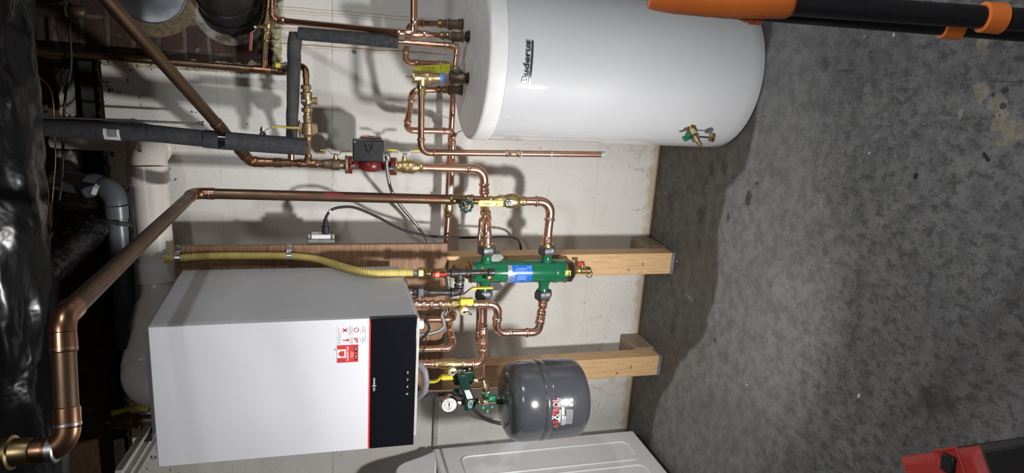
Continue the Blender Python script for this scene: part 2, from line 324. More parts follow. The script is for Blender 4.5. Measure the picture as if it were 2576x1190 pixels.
class MB:
    def __init__(s): s.v = []; s.f = []
    def add(s, vs, fs):
        o = len(s.v); s.v += [V(q) for q in vs]; s.f += [tuple(i + o for i in q) for q in fs]; return s
    def loops(s, rings, cap0=True, cap1=True, closed=False):
        n = len(rings[0]); vs = [q for r in rings for q in r]; fs = []
        m = len(rings)
        for i in range(m if closed else m - 1):
            a, b = i * n, ((i + 1) % m) * n
            for j in range(n):
                k = (j + 1) % n; fs.append((a + j, a + k, b + k, b + j))
        if not closed:
            if cap0: fs.append(tuple(range(n))[::-1])
            if cap1: fs.append(tuple((m - 1) * n + j for j in range(n)))
        return s.add(vs, fs)
    def lathe(s, A, d, prof, seg=24, cap0=True, cap1=True, ph=0):
        A = V(A); d = V(d).normalized(); u, w_ = rot_to(d)
        return s.loops([[A + d * t + (u * math.cos(ph + 2 * PI * j / seg) + w_ * math.sin(ph + 2 * PI * j / seg)) * max(r, 1e-5) for j in range(seg)] for t, r in prof], cap0, cap1)
    def tube(s, pts, r, seg=14, caps=True, closed=False):
        pts = [V(q) for q in pts]; n = len(pts); rings = []
        rs = r if hasattr(r, '__len__') else [r] * n
        tan = []
        for i in range(n):
            a = pts[(i - 1) % n] if (closed or i > 0) else pts[i]; b = pts[(i + 1) % n] if (closed or i < n - 1) else pts[i]
            tan.append((b - a).normalized())
        u, _ = rot_to(tan[0])
        for i in range(n):
            if i:
                q = tan[i - 1].rotation_difference(tan[i]); u = q @ u
            u = (u - tan[i] * u.dot(tan[i])).normalized(); w_ = tan[i].cross(u)
            rings.append([pts[i] + (u * math.cos(2 * PI * j / seg) + w_ * math.sin(2 * PI * j / seg)) * rs[i] for j in range(seg)])
        return s.loops(rings, caps, caps, closed)
    def ribbon(s, pts, wd, w_, t):
        pts = [V(q) for q in pts]; n = len(pts); wd = V(wd).normalized(); rings = []
        for i in range(n):
            tn = (pts[min(i + 1, n - 1)] - pts[max(i - 1, 0)]).normalized()
            ww = (wd - tn * wd.dot(tn)).normalized(); nn = tn.cross(ww)
            ws = w_[i] if hasattr(w_, '__len__') else w_
            rings.append([pts[i] + ww * a * ws / 2 + nn * b * t / 2 for a, b in ((1, 1), (-1, 1), (-1, -1), (1, -1))])
        return s.loops(rings)
    def box(s, c, size, ax=AX, ay=AY, az=AZ):
        c = V(c); x, y, z = (V(ax).normalized() * size[0] / 2, V(ay).normalized() * size[1] / 2, V(az).normalized() * size[2] / 2)
        vs = [c + x * i + y * j + z * k for k in (-1, 1) for j in (-1, 1) for i in (-1, 1)]
        return s.add(vs, [(0, 2, 3, 1), (4, 5, 7, 6), (0, 1, 5, 4), (2, 6, 7, 3), (0, 4, 6, 2), (1, 3, 7, 5)])
    def box2(s, a, b):
        a, b = V(a), V(b); return s.box((a + b) / 2, [abs(q) for q in (b - a)])
    def prism(s, poly, ext):
        poly = [V(q) for q in poly]; e = V(ext); return s.loops([poly, [q + e for q in poly]])
    def quad(s, a, b, c, d): return s.add([a, b, c, d], [(0, 1, 2, 3)])
    def ball(s, c, r, seg=16, sx=(1, 1, 1)):
        c = V(c); n = seg // 2
        rings = [[c + V((math.sin(PI * i / n) * math.cos(2 * PI * j / seg) * sx[0], math.sin(PI * i / n) * math.sin(2 * PI * j / seg) * sx[1], math.cos(PI * i / n) * sx[2])) * r for j in range(seg)] for i in range(1, n)]
        return s.loops(rings)
    def ring(s, c, d, R, r, seg=28, s2=8, a0=0, a1=2 * PI):
        c = V(c); u, w_ = rot_to(d); full = a1 - a0 > 6.28
        pts = [c + (u * math.cos(a0 + (a1 - a0) * i / (seg if full else seg - 1)) + w_ * math.sin(a0 + (a1 - a0) * i / (seg if full else seg - 1))) * R for i in range(seg)]
        return s.tube(pts, r, s2, not full, full)
    def text(s, body, size, fn, ext=.0004, align='CENTER', bold=0, sx=1.0):
        c = bpy.data.curves.new('t', 'FONT'); c.body = body; c.size = size; c.extrude = ext; c.align_x = align; c.align_y = 'CENTER'
        c.offset = bold; c.resolution_u = 3
        o = bpy.data.objects.new('t', c); me = bpy.data.meshes.new_from_object(o)
        s.add([fn(q.co.x * sx, q.co.y, q.co.z + ext) for q in me.vertices], [tuple(f.vertices) for f in me.polygons])
        bpy.data.objects.remove(o); bpy.data.curves.remove(c); bpy.data.meshes.remove(me); return s
    def build(s, name, mat, parent=None, bevel=0, bseg=2, sharp=.7, subsurf=0, label=None):
        root = parent
        while root is not None and root.parent is not None: root = root.parent
        loc = ROOT[root.name] if root is not None else V((0, 0, 0))
        base = None
        if parent is None and s.v and getattr(s, 'origin', None) is not None:
            base = V(s.origin); loc = base
        me = bpy.data.meshes.new(name)
        me.from_pydata([tuple(q - loc) for q in s.v], [], s.f)
        me.polygons.foreach_set('use_smooth', [True] * len(me.polygons))
        bm = bmesh.new(); bm.from_mesh(me); bmesh.ops.recalc_face_normals(bm, faces=bm.faces); bm.to_mesh(me); bm.free()
        me.set_sharp_from_angle(angle=sharp); me.validate()
        me.materials.append(M[mat] if isinstance(mat, str) else mat)
        o = bpy.data.objects.new(name, me); COL.objects.link(o)
        if parent is not None: o.parent = parent
        else:
            ROOT[o.name] = loc
            if base is not None: o.location = base
        if bevel:
            b = o.modifiers.new('bevel', 'BEVEL'); b.width = bevel; b.segments = bseg; b.limit_method = 'ANGLE'; b.angle_limit = .6
            b.harden_normals = False
        if subsurf:
            b = o.modifiers.new('sub', 'SUBSURF'); b.levels = b.render_levels = subsurf
        if label: o['label'] = label
        return o

def thing(name, label, cat, loc, group=None):
    o = bpy.data.objects.new(name, None); COL.objects.link(o); o.empty_display_size = .05
    o.location = loc; ROOT[o.name] = V(loc); o['label'] = label; o['category'] = cat
    if group: o['group'] = group
    return o
def tag(o, label, cat, group=None):
    o['label'] = label; o['category'] = cat
    if group: o['group'] = group
    return o
def struct(o): o['kind'] = 'structure'; return o
def single(mb, name, mat, label, cat, origin, group=None, **kw):
    mb.origin = V(origin); return tag(mb.build(name, mat, None, **kw), label, cat, group)

# lathe whose profile widths are read off the photograph: t along A..B, w in photo pixels
def lp(mb, A, B, prof, y, y2=None, seg=24, **kw):
    a = P(*A, y); b = P(*B, y if y2 is None else y2); L = (b - a).length; d = (b - a) / L
    return mb.lathe(a, d, [(t * L, wpx * .5 * S(a + d * (t * L))) for t, wpx in prof], seg, **kw)
def hexpx(mb, A, B, w_, y, y2=None, ph=0, ch=.12):
    return lp(mb, A, B, [(0, w_ * .86), (ch, w_), (1 - ch, w_), (1, w_ * .86)], y, y2, 6, ph=ph)
def beadprof(L, r, both=True, e=.0):
    b = r * 1.24
    p = [(0, r * 1.02), (r * .25, r * 1.07), (r * .45, b), (r * .62, b * 1.02), (r * .8, b), (r * 1.0, r * 1.07)]
    q = [(L - r * 1.0, r * 1.07), (L - r * .8, b), (L - r * .62, b * 1.02), (L - r * .45, b), (L - r * .25, r * 1.07), (L, r * 1.02)]
    return p + (q if both else [(L, r * 1.06)])

def bend(a, c, b, br):
    """fillet at corner c between a-c-b: tangent points and arc points"""
    u = (a - c).normalized(); v = (b - c).normalized()
    ang = u.angle(v); tl = br / math.tan(ang / 2)
    tl = min(tl, (a - c).length * .48, (b - c).length * .48); br = tl * math.tan(ang / 2)
    p0 = c + u * tl; p1 = c + v * tl
    cen = c + (u + v).normalized() * (br / math.sin(ang / 2))
    e0 = (p0 - cen); e1 = (p1 - cen); tot = e0.angle(e1) if e0.length > 1e-6 else 0
    ax = e0.cross(e1).normalized() if tot > 1e-4 else AZ
    n = 9
    return p0, p1, [cen + Matrix.Rotation(tot * i / n, 3, ax) @ e0 for i in range(n + 1)]

def pipes(root, pts, r, mat='copper', fit='press', fmat=None, ends=(0, 0), brk=1.35, skip=()):
    """straight pipe parts and elbow parts of one run under root"""
    pts = [V(q) for q in pts]; fmat = fmat or mat
    cur = pts[0]; n = len(pts)
    for i in range(1, n):
        if i < n - 1:
            p0, p1, arc = bend(pts[i - 1], pts[i], pts[i + 1], r * 2 * brk)
        else: p0 = p1 = pts[i]; arc = None
        if (p0 - cur).length > .002:
            MB().tube([cur, p0], r, 18).build('pipe', mat, root)
        if arc and i not in skip:
            e = MB().tube(arc, r * 1.09, 18)
            if fit == 'press':
                for q, tgt in ((p0, pts[i - 1]), (p1, pts[i + 1])):
                    L = min(r * 2.0, (tgt - q).length * .45)
                    d = (tgt - q).normalized(); b = r * 1.27
                    e.lathe(q, d, [(0, r * 1.09), (L - r * 1.1, r * 1.07), (L - r * .9, b), (L - r * .7, b * 1.02), (L - r * .5, b), (L - r * .3, r * 1.08), (L, r * 1.07)], 20)
            elif fit == 'solder':
                for q, tgt in ((p0, pts[i - 1]), (p1, pts[i + 1])):
                    L = min(r * 1.7, (tgt - q).length * .45); d = (tgt - q).normalized()
                    e.lathe(q, d, [(0, r * 1.09), (L * .5, r * 1.12), (L, r * 1.12), (L + r * .1, r * 1.0)], 20)
            e.build('elbow', fmat, root)
        elif arc: MB().tube(arc, r, 18).build('pipe', mat, root)
        cur = p1
    return root

def sleeve(root, A, B, r, name='coupling', mat='copper', y=None):
    a, b = V(A), V(B); L = (b - a).length
    return MB().lathe(a, b - a, beadprof(L, r), 22).build(name, mat, root)

def lever(root, base, sd, ad, stem_h, length, w_=.016, wings=False, mat='yellow', tmat='steel', drop=.0, nut=True, side=None, stemr=.006):
    """valve lever: stem from base along sd, arm along ad"""
    base = V(base); sd = V(sd).normalized(); ad = V(ad).normalized(); wd = sd.cross(ad)
    if side is not None: wd = V(side)
    MB().lathe(base, sd, [(0, stemr * 1.5), (stem_h * .6, stemr * 1.5), (stem_h * .62, stemr), (stem_h, stemr)], 16).build('valve_stem', 'brass_sat', root)
    top = base + sd * stem_h
    if nut: MB().lathe(top - sd * .001, sd, [(0, .0062), (.004, .0062), (.0055, .0045)], 6).build('stem_nut', 'steel', root)
    for s_ in ((1, -1) if wings else (1,)):
        q = ad * s_
        a = [top - q * (.009 if s_ == 1 or not wings else 0), top + q * .012, top + q * .022 + sd * (.012 + drop), top + q * .032 + sd * (.014 + drop)]
        MB().ribbon(a, wd, w_ * .8, .0025).build('lever', tmat, root)
        g_ = [top + q * .028 + sd * (.0135 + drop), top + q * (length - .006) + sd * (.0145 + drop), top + q * length + sd * (.0145 + drop)]
        MB().ribbon(g_, wd, [w_, w_, w_ * .6], .0062).build('grip', mat, root, bevel=.002)
    return root

# ================================================================ THE SETTING
XL, XR, YF, ZC = -2.6, 2.7, -4.2, 2.46
ZW = 2.095; CHX = .655; CHZ = 1.545
struct(MB().prism([(XL, 0, 0), (XR, 0, 0), (XR, 0, CHZ), (CHX, 0, CHZ), (CHX, 0, ZW), (XL, 0, ZW)], (0, .2, 0)).build('wall_back', 'wall'))
struct(MB().box2((CHX, -.010, CHZ), (XR, .2, ZC)).build('wall_chimney', 'brick'))
struct(MB().box2((XL, YF, -.1), (XR, .2, 0)).build('floor', 'floor'))
struct(MB().box2((XL, YF, ZC), (XR, .4, ZC + .1)).build('ceiling', 'rim'))
struct(MB().box2((XL - .1, YF, 0), (XL, .2, ZC)).build('wall_left', 'wall_plain'))
struct(MB().box2((XR, YF, 0), (XR + .1, .2, ZC)).build('wall_right', 'wall_plain'))
struct(MB().box2((XL, YF - .1, 0), (XR, YF, ZC)).build('wall_front', 'wall_plain'))
struct(MB().box2((XL, .10, ZW + .045), (CHX, .14, ZC)).build('trim_1', 'rim'))                 # rim joist above the wall
def lumpy(pts, rw, seed, n=60, yoff=0, fl=.55):
    """irregular mortar strip along a polyline"""
    pts = [V(q) for q in pts]; out = []; rs = []
    tot = sum((pts[i + 1] - pts[i]).length for i in range(len(pts) - 1))
    for i in range(n + 1):
        t = tot * i / n; k = 0
        while k < len(pts) - 2 and t > (pts[k + 1] - pts[k]).length: t -= (pts[k + 1] - pts[k]).length; k += 1
        q = pts[k].lerp(pts[k + 1], t / (pts[k + 1] - pts[k]).length)
        j = mnoise.noise(V((i * .23, seed, 0))); j2 = mnoise.noise(V((i * .5, seed + 5, 0)))
        out.append(q + V((j * rw * .35, yoff, j2 * rw * .25))); rs.append(rw * (.72 + .35 * j + .22 * j2))
    return out, rs
pl, rs = lumpy([(CHX - .012, .004, 2.09), (CHX - .010, .004, CHZ - .006), (CHX + .19, .004, CHZ - .004)], .027, 3, 260)
mb = MB(); mb.tube(pl, rs, 10)
struct(mb.build('trim_2', 'cream_sealant'))                                                      # ragged mortar edge of the chimney
pl, rs = lumpy([(XL, .055, ZW + .012), (CHX - .02, .055, ZW + .012)], .026, 9, 420)
struct(MB().tube(pl, rs, 8).build('trim_3', 'cream_sealant'))
struct(MB().box2((XL, .03, ZW + .038), (CHX - .02, .14, ZW + .075)).build('trim_4', 'sill'))      # sill plate
q0 = P(128, 520, -.03); q1 = P(92, 150, -.03)
single(MB().box2((-.25, -.05, q0.z + .005), (CHX - .03, -.012, q0.z + .065)), 'ledger_plank', 'joist', 'brown ledger plank running above the wall behind the black wrapped duct', 'timber', (.2, -.03, q0.z), bevel=.002)
for (a, b, c_, d, s_, lab) in ((148, 172, 192, 290, 1, 'foil faced insulation batt above the long foam sleeve, behind a hanging black cable'), (150, 376, 208, 436, 2, 'foil faced insulation batt just behind the bend of the grey vent pipe'), (168, 476, 250, 524, 3, 'foil faced insulation batt under the bend of the grey vent pipe')):
    p = P(a, b, .05); q = P(c_, d, .05); mb = MB(); nx, nz = 16, 10; rows = []
    cx, cz = (p + q).x / 2, (p + q).z / 2; hx, hz = abs(p.x - q.x) / 2, abs(p.z - q.z) / 2
    vs = []; fs = []
    for side, yy in ((0, .02), (1, .10)):
        for i in range(nz + 1):
            for j in range(nx + 1):
                u, v_ = j / nx * 2 - 1, i / nz * 2 - 1
                k = mnoise.noise(V((u * 2.2, v_ * 2.2, s_ * 7)))
                dome = (1 - u ** 4) * (1 - v_ ** 4)
                vs.append(V((cx + u * hx * (1 + .12 * k), (yy - .03 * dome - .03 * k) if side == 0 else .10, cz + v_ * hz * (1 + .12 * k))))
    W1 = nx + 1; O = W1 * (nz + 1)
    for i in range(nz):
        for j in range(nx):
            a0 = i * W1 + j; fs.append((a0, a0 + 1, a0 + W1 + 1, a0 + W1)); fs.append((O + a0, O + a0 + W1, O + a0 + W1 + 1, O + a0 + 1))
    for i in range(nz): fs.append((i * W1, (i + 1) * W1, O + (i + 1) * W1, O + i * W1)); fs.append((i * W1 + nx, O + i * W1 + nx, O + (i + 1) * W1 + nx, (i + 1) * W1 + nx))
    for j in range(nx): fs.append((j, O + j, O + j + 1, j + 1)); fs.append((nz * W1 + j, nz * W1 + j + 1, O + nz * W1 + j + 1, O + nz * W1 + j))
    mb.add(vs, fs); single(mb, 'insulation_batt', 'batt', lab, 'insulation', (cx, .06, cz), 'insulation batts above the wall', sharp=1.5)

struct(MB().box2((1.44, YF, 1.915), (1.56, 0, ZC)).build('added_shade_beam', 'rim'))                # added beam, out of view, shades the upper wall from the side lamp
# ================================================================ BOILER BACKING: plywood, studs, blocks
YP = -.2505                                                      # front of the plywood
a = P(1125, 617, YP); c_ = P(1112, 800, YP)
PLX0, PLX1, PLZ0, PLZ1 = -.52, .0655, .945, 1.86
single(MB().box2((PLX0, YP, PLZ0), (PLX1, YP + .019, PLZ1)), 'plywood_board', 'ply', 'brown plywood backing board that the white boiler hangs on', 'board', (-.2, YP, PLZ0), bevel=.0015)
YS = YP + .0192
for x1, lab, lab2 in ((.0121, 'pine stud running down to the floor behind the green hydraulic separator', 'weathered timber block between wall and foot of the stud behind the separator'), (-.4414, 'pine stud running down to the floor behind the charcoal expansion tank', 'weathered timber block between wall and foot of the stud behind the expansion tank')):
    mb = MB().box2((x1 - .089, YS, .0), (x1, YS + .075, 1.84)); mb.origin = V((x1 - .045, YS + .037, 0))
    o = tag(mb.build('stud', 'pine', None, bevel=.002), lab, 'timber', 'boiler support studs'); ROOT[o.name] = V((x1 - .045, YS + .037, 0))
    for (sx, sz) in ((-.045, .14), (-.068, .20)):
        MB().lathe((x1 + sx, YS + .001, sz), -AY, [(0, .0048), (.0022, .0048), (.0022, .003), (.0005, .0026)], 14).build('screw_head', 'nut_grey', o)
    fo = MB().box2((x1 - .0905, YS - .0014, .0), (x1 + .0014, YS + .06, .014)); fo.build('foot_paint', 'grey_dope', o, label='grey painted foot of the stud')
    single(MB().box2((x1 - .088, YS + .0755, .0), (x1 + .006, -.001, .09)), 'timber_block', 'block', lab2, 'timber', (x1 - .04, -.08, 0), 'stud foot blocks', bevel=.003)

# ================================================================ BOILER
BX0, BX1, BY0, BY1, BZ0, BZ1 = -.4132, 0, -.7925, -.2997, 1.1275, 1.8275
boiler = thing('wall_boiler', 'white wall hung boiler with black glass control panel and lit red line', 'boiler', (-.2, BY1, BZ0))
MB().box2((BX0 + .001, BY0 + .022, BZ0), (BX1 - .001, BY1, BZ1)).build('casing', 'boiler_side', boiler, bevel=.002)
zb = P(931, 960, BY0).z
MB().box2((BX0, BY0, zb + .004), (BX1, BY0 + .020, BZ1)).build('front_cover', 'boiler_white', boiler, bevel=.0025)
MB().box2((BX0, BY0 + .0005, BZ0), (BX1, BY0 + .020, zb)).build('control_panel', 'black_gloss', boiler, bevel=.0015)
MB().box2((BX0 + .002, BY0 - .0004, zb + .0006), (BX1 - .012, BY0 + .015, zb + .0034)).build('light_guide', 'glow_red', boiler)
MB().box2((BX0 + .10, BY0 + .012, BZ1 - .002), (BX1 - .012, BY1 - .02, BZ1 + .011)).build('top_plate', 'grey_plastic', boiler, bevel=.003)
MB().box2((BX0 + .012, BY0 + .03, BZ0 - .012), (BX1 - .016, BY1 - .03, BZ0)).build('bottom_tray', 'raceway', boiler, bevel=.003)
MB().box2((-.09, BY1 - .02, BZ0 - .03), (-.05, BY1 + .049, BZ0 + .0)).build('wall_bracket', 'grey_plastic', boiler, bevel=.002)
pf = lambda X, Y: P(X, Y, BY0 - .0006)
def flat(O, ux=AX, uy=AZ, n=-AY):
    O = V(O); return lambda x, y, z: O + ux * x + uy * y + n * z
def vtext(root, body, px, size, mat, name='lettering', align='CENTER', ext=.0003, sx=1, bold=0):
    return MB().text(body, size, flat(pf(*px)), ext, align, bold, sx).build(name, mat, root)
# paper sheet with red sign
def rect(X0, Y0, X1, Y1, th=.0004, y=BY0 - .0002):
    a, b = P(X0, Y0, y), P(X1, Y1, y); return MB().box2((a.x, y, a.z), (b.x, y - th, b.z))
stk = rect(848, 820, 926, 908, .0003); sticker = stk.build('sticker_sheet', 'boiler_white', boiler)
rect(848, 869, 901, 910, .0005).build('red_card', 'ink_red', sticker)
def st(body, px, size, mat, sx=1, bold=0): return MB().text(body, size, flat(P(*px, BY0 - .0009)), .0001, 'CENTER', bold, sx).build('lettering', mat, sticker)
st('Connect me!', (874, 890), .0105, 'ink_white', .80, .0002)
a = P(859, 890, BY0 - .0009)
MB().box((a.x, a.y, a.z), (.026, .0003, .025)).build('house_icon', 'ink_white', sticker, bevel=.0)
MB().prism([(a.x - .008, a.y - .0004, a.z - .008), (a.x + .008, a.y - .0004, a.z - .008), (a.x + .008, a.y - .0004, a.z + .002), (a.x, a.y - .0004, a.z + .009), (a.x - .008, a.y - .0004, a.z + .002)], (0, -.0003, 0)).build('house_icon', 'ink_red', sticker)
MB().ring((a.x + .013, a.y - .0006, a.z + .014), AY, .003, .0009, 16, 6).build('dot_icon', 'ink_white', sticker)
for yy in (878, 899):
    q = P(895.5, yy, BY0 - .0009); MB().box(q, (.0185, .0003, .0062)).build('store_badge', 'ink_dark', sticker)
    MB().box(q + V((.0015, -.0003, 0)), (.011, .0002, .0017)).build('badge_line', 'ink_white', sticker)
for i, xx in enumerate((882.5, 885.5, 888)): MB().box(P(xx, 892, BY0 - .0009), (.022 - .004 * i, .0002, .0009)).build('print_line', 'ink_white', sticker)
for X0, y0, y1 in ((852, 826, 866), (856, 834, 866), (878, 822, 844), (881, 820, 842), (884, 822, 843), (886.5, 824, 843), (878, 850, 862), (881.5, 848, 866), (884, 848, 865), (886.5, 848, 865), (908, 828, 840), (912, 820, 838), (915, 820, 838), (918, 822, 837), (907, 850, 860), (911, 848, 866), (914, 846, 864), (917, 848, 862), (920, 828, 858)):
    p, q = P(X0, y0, BY0 - .0007), P(X0, y1, BY0 - .0007)
    MB().box((p + q) / 2, (abs(p.x - q.x), .0002, .0008)).build('print_line', 'ink_grey', sticker)
a = P(868, 831, BY0 - .0008)
for s_ in (1, -1): MB().ribbon([a + V((-.005, 0, -.006 * s_)), a + V((.005, 0, .006 * s_))], V((.6, 0, -.8 * s_)), .003, .0003).build('tool_icon', 'ink_red', sticker)
a = P(897, 830, BY0 - .0008); MB().ring(a, AY, .0068, .0011, 6, 6).build('shield_icon', 'ink_red', sticker)
a = P(868, 856, BY0 - .0008); MB().ribbon([a + V((0, 0, -.007)), a + V((0, 0, .006))], AX, .0028, .0003).build('thermometer_icon', 'ink_red', sticker)
MB().lathe(a + V((0, 0, -.007)), -AY, [(0, .0035), (.0003, .0035)], 14).build('thermometer_bulb', 'ink_red', sticker)
a = P(895, 857, BY0 - .0008)
for i in range(4): MB().box(a + V((-.006 + i * .0042, 0, -.004 + i * .0014)), (.0028, .0003, .004 + i * .0028)).build('bar_icon', 'ink_red', sticker)
# panel marks
vtext(boiler, 'VIESMANN'[:4] , (941, 979.5), .0085, 'ink_white', sx=1.0) if False else None
vtext(boiler, 'VIE', (941.5, 979.5), .0080, 'ink_white', sx=1.1, bold=.0001)
vtext(boiler, 'S', (938.9, 971.5), .0080, 'ink_white', sx=1.1, bold=.0001); vtext(boiler, 'S', (944.2, 970.5), .0080, 'ink_white', sx=1.1, bold=.0001)
vtext(boiler, 'MANN', (941.5, 960.5), .0080, 'ink_white', sx=1.05, bold=.0001)
vtext(boiler, 'OK', (1026, 937), .0062, 'ink_white', 'button_mark')
for (px, s_) in (((1025.5, 955), -1), ((1025, 973), 1)):
    q = pf(*px); MB().ribbon([q + V((-.0035, 0, -.002 * s_)), q + V((0, 0, .002 * s_)), q + V((.0035, 0, -.002 * s_))], AZ, .0014, .0003).build('button_mark', 'ink_white', boiler)
for i in range(3): MB().box(pf(1024, 991) + V((0, 0, .0022 * (i - 1))), (.005, .0003, .0008)).build('button_mark', 'ink_white', boiler)
# underside details: cable gland, trap hose
q = P(1060, 816, -.70)
MB().lathe(q + V((0, 0, .03)), -AZ, [(0, .011), (.018, .011), (.019, .014), (.034, .014), (.037, .009)], 20).build('cable_gland', 'white_plastic', boiler)
hp = [P(1045, 915, -.55), P(1056, 918, -.56), P(1069, 935, -.57), P(1073, 962, -.58), P(1068, 985, -.57), P(1052, 1000, -.55), P(1040, 1003, -.53)]
MB().tube(hp, .0105, 16).build('condensate_hose', 'grey_hose', boiler)

# ================================================================ STORAGE TANK
TX, TY, TR, TH = .7343, -.3834, .2676, .9225
tank = thing('storage_tank', 'tall white cylindrical hot water storage tank standing on the concrete floor', 'tank', (TX, TY, 0))
zs = .866
MB().lathe((TX, TY, 0), AZ, [(.004, TR - .004), (.010, TR), (.05, TR), (zs, TR)], 128).build('shell', 'tank_white', tank)
MB().lathe((TX, TY, 0), AZ, [(0, TR - .012), (.005, TR - .012)], 64).build('base_ring', 'black', tank)
MB().lathe((TX, TY, zs + .001), AZ, [(0, TR + .001), (.001, TR + .0022), (TH - zs - .012, TR + .001), (TH - zs - .005, TR - .002), (TH - zs - .001, TR - .008), (TH - zs, TR - .014), (TH - zs, .001)], 128, cap1=False).build('lid', 'tank_lid', tank)
ring_c = PZ(1188, 145, TH); top = V((TX, TY, TH))
MB().ring((TX + .01, TY + .015, TH), AZ, .115, .003, 40, 8, PI * 1.08, PI * 1.92).build('lid_ridge', 'tank_lid', tank)
for q in (PZ(1204, 145, TH), PZ(1183, 145, TH)): MB().ring(q, AZ, .032, .0009, 36, 6).build('knockout_mark', 'tank_lid', tank)
def cylfn(c, R, a0, zc):
    """text on a vertical cylinder; a0 = angle of text centre measured from -y towards +x"""
    return lambda x, y, z: V((c[0] + (R + z) * math.sin(a0 + x / R), c[1] - (R + z) * math.cos(a0 + x / R), zc + y))
def on_cyl(X, Y, c, R):
    d = ray(X, Y).normalized(); ox, oy = CX.x - c[0], CX.y - c[1]
    A_ = d.x ** 2 + d.y ** 2; B_ = 2 * (d.x * ox + d.y * oy); C_ = ox * ox + oy * oy - R * R
    p = CX + d * ((-B_ - math.sqrt(B_ * B_ - 4 * A_ * C_)) / 2 / A_)
    return p, math.atan2(p.x - c[0], -(p.y - c[1]))
pa, aa = on_cyl(1322, 208, (TX, TY), TR); pb, ab = on_cyl(1330, 103, (TX, TY), TR)
ctr = (aa + ab) / 2; zc_ = (pa.z + pb.z) / 2 + .001; wtxt = (ab - aa) * TR
me = MB().text('Buderus', .034, cylfn((TX, TY), TR, ctr, zc_), .0022, 'CENTER', .0011, 1.0)
xs = [math.atan2(q.x - TX, -(q.y - TY)) for q in me.v]; k = wtxt / ((max(xs) - min(xs)) * TR)
me = MB().text('Buderus', .0245, cylfn((TX, TY), TR, ctr, zc_ + .002), .0022, 'CENTER', .0006, k * .034 / .0245)
me.build('badge_lettering', 'chrome', tank)
cf = cylfn((TX, TY), TR, ctr, zc_ - .0125)
mb = MB(); n = 14
mb.loops([[cf((i / n - .5) * wtxt * 1.02, sy, sz) for sy, sz in ((-.003, 0), (.003, 0), (.003, .003), (-.003, .003))] for i in range(n + 1)])
mb.build('badge_bar', 'chrome', tank)
def nipple(base, zt, r=.0165):
    MB().lathe((base.x, base.y, TH - .002), AZ, [(0, r * 1.35), (.003, r * 1.35), (.0032, r), (zt - TH, r)], 22).build('connection_sleeve', 'black_rubber', tank)
N1, N2, N3, N4 = (PZ(*q, .925) for q in ((1162, 62), (1178, 92), (1176, 197), (1160, 226)))
# drain tap low on the shell
pd, ad_ = on_cyl(1738, 322, (TX, TY), TR); nr = V((math.sin(ad_), -math.cos(ad_), 0)); tg = V((math.cos(ad_), math.sin(ad_), 0))
tap = MB().lathe(pd - nr * .004, nr, [(0, .017), (.006, .018), (.009, .016), (.010, .011), (.022, .011), (.026, .013), (.038, .013)], 24).build('drain_tap', 'brass', tank)
sp_ = (nr * .80 - AZ * .35 - tg * .1).normalized(); b0 = pd + nr * .030
MB().lathe(b0, sp_, [(0, .012), (.008, .015), (.018, .0155), (.020, .013), (.024, .009), (.026, .0082), (.043, .0082), (.044, .006)], 20).build('hose_spout', 'bronze_light', tap)
MB().lathe(b0 + sp_ * .004, sp_, [(0, .0158), (.003, .0158)], 20).build('cap_strap_ring', 'black', tap)
hd = (AZ * .85 + nr * .5).normalized(); h0 = pd + nr * .026 + AZ * .009
MB().box(h0 + AZ * .010 + nr * .003, (.016, .015, .016), tg, nr, AZ).build('tap_hub', 'green_bright', tap, bevel=.003)
MB().ribbon([h0 + AZ * .008 + nr * .010 - tg * .003, h0 + AZ * .027 + nr * .016 - tg * .010], nr, .020, .006).build('tap_handle', 'green_bright', tap, bevel=.001)
e1 = b0 + sp_ * .006 - AZ * .014
MB().ribbon([e1, e1 - AZ * .040 + nr * .002], tg, .006, .002).build('cap_strap', 'black', tap)
cq = e1 - AZ * .050 + nr * .001; cdv = (nr * .6 - AZ * .55 + tg * .5).normalized()
MB().lathe(cq - cdv * .006, cdv, [(0, .0148), (.013, .0155), (.0135, .0125), (.005, .0115)], 20, cap1=True).build('hose_cap', 'bronze_light', tap)

# ================================================================ EXPANSION TANK
EY = -.55
ea = P(1254, 1003, EY); eb = P(1472, 1000, EY)
EX = (P(1360, 911, EY).x + P(1360, 1093.5, EY).x) / 2; ER = abs(P(1360, 911, EY).x - P(1360, 1093.5, EY).x) / 2 * .985
z0, z1 = P(1463, 1000, EY).z, P(1263, 1003, EY).z
H = z1 - z0
etank = thing('expansion_tank', 'charcoal enamelled expansion tank with red and white print hanging under the green fill valve', 'tank', (EX, EY, z0))
pr = [(0, .02), (.003, ER * .55), (.012, ER * .80), (.028, ER * .94), (.048, ER * .995)]
zb1, zb2 = P(1362, 1000, EY).z - z0, P(1344, 1000, EY).z - z0
pr += [(zb1 - .008, ER), (zb1 - .003, ER * .985), (zb1, ER * .975), (zb1 + .006, ER * 1.004), ((zb1 + zb2) / 2 + .003, ER * 1.008), (zb2 - .003, ER * 1.006), (zb2, ER * .98), (zb2 + .005, ER * 1.0)]
pr += [(H - .062, ER), (H - .040, ER * .97), (H - .022, ER * .88), (H - .010, ER * .72), (H - .003, ER * .48), (H, ER * .2), (H, .016)]
MB().lathe((EX, EY, z0), AZ, pr, 96, cap1=True).build('vessel', 'tank_grey', etank, sharp=1.2)
MB().lathe((EX, EY, z1 - .002), AZ, [(0, .016), (.003, .015), (.005, .0095), (.014, .0095), (.015, .0085), (.022, .0085)], 20).build('inlet_nipple', 'black', etank)
MB().lathe((EX + .03, EY, z0 + .002), -AZ, [(0, .008), (.012, .007)], 14).build('air_valve_cap', 'black', etank)
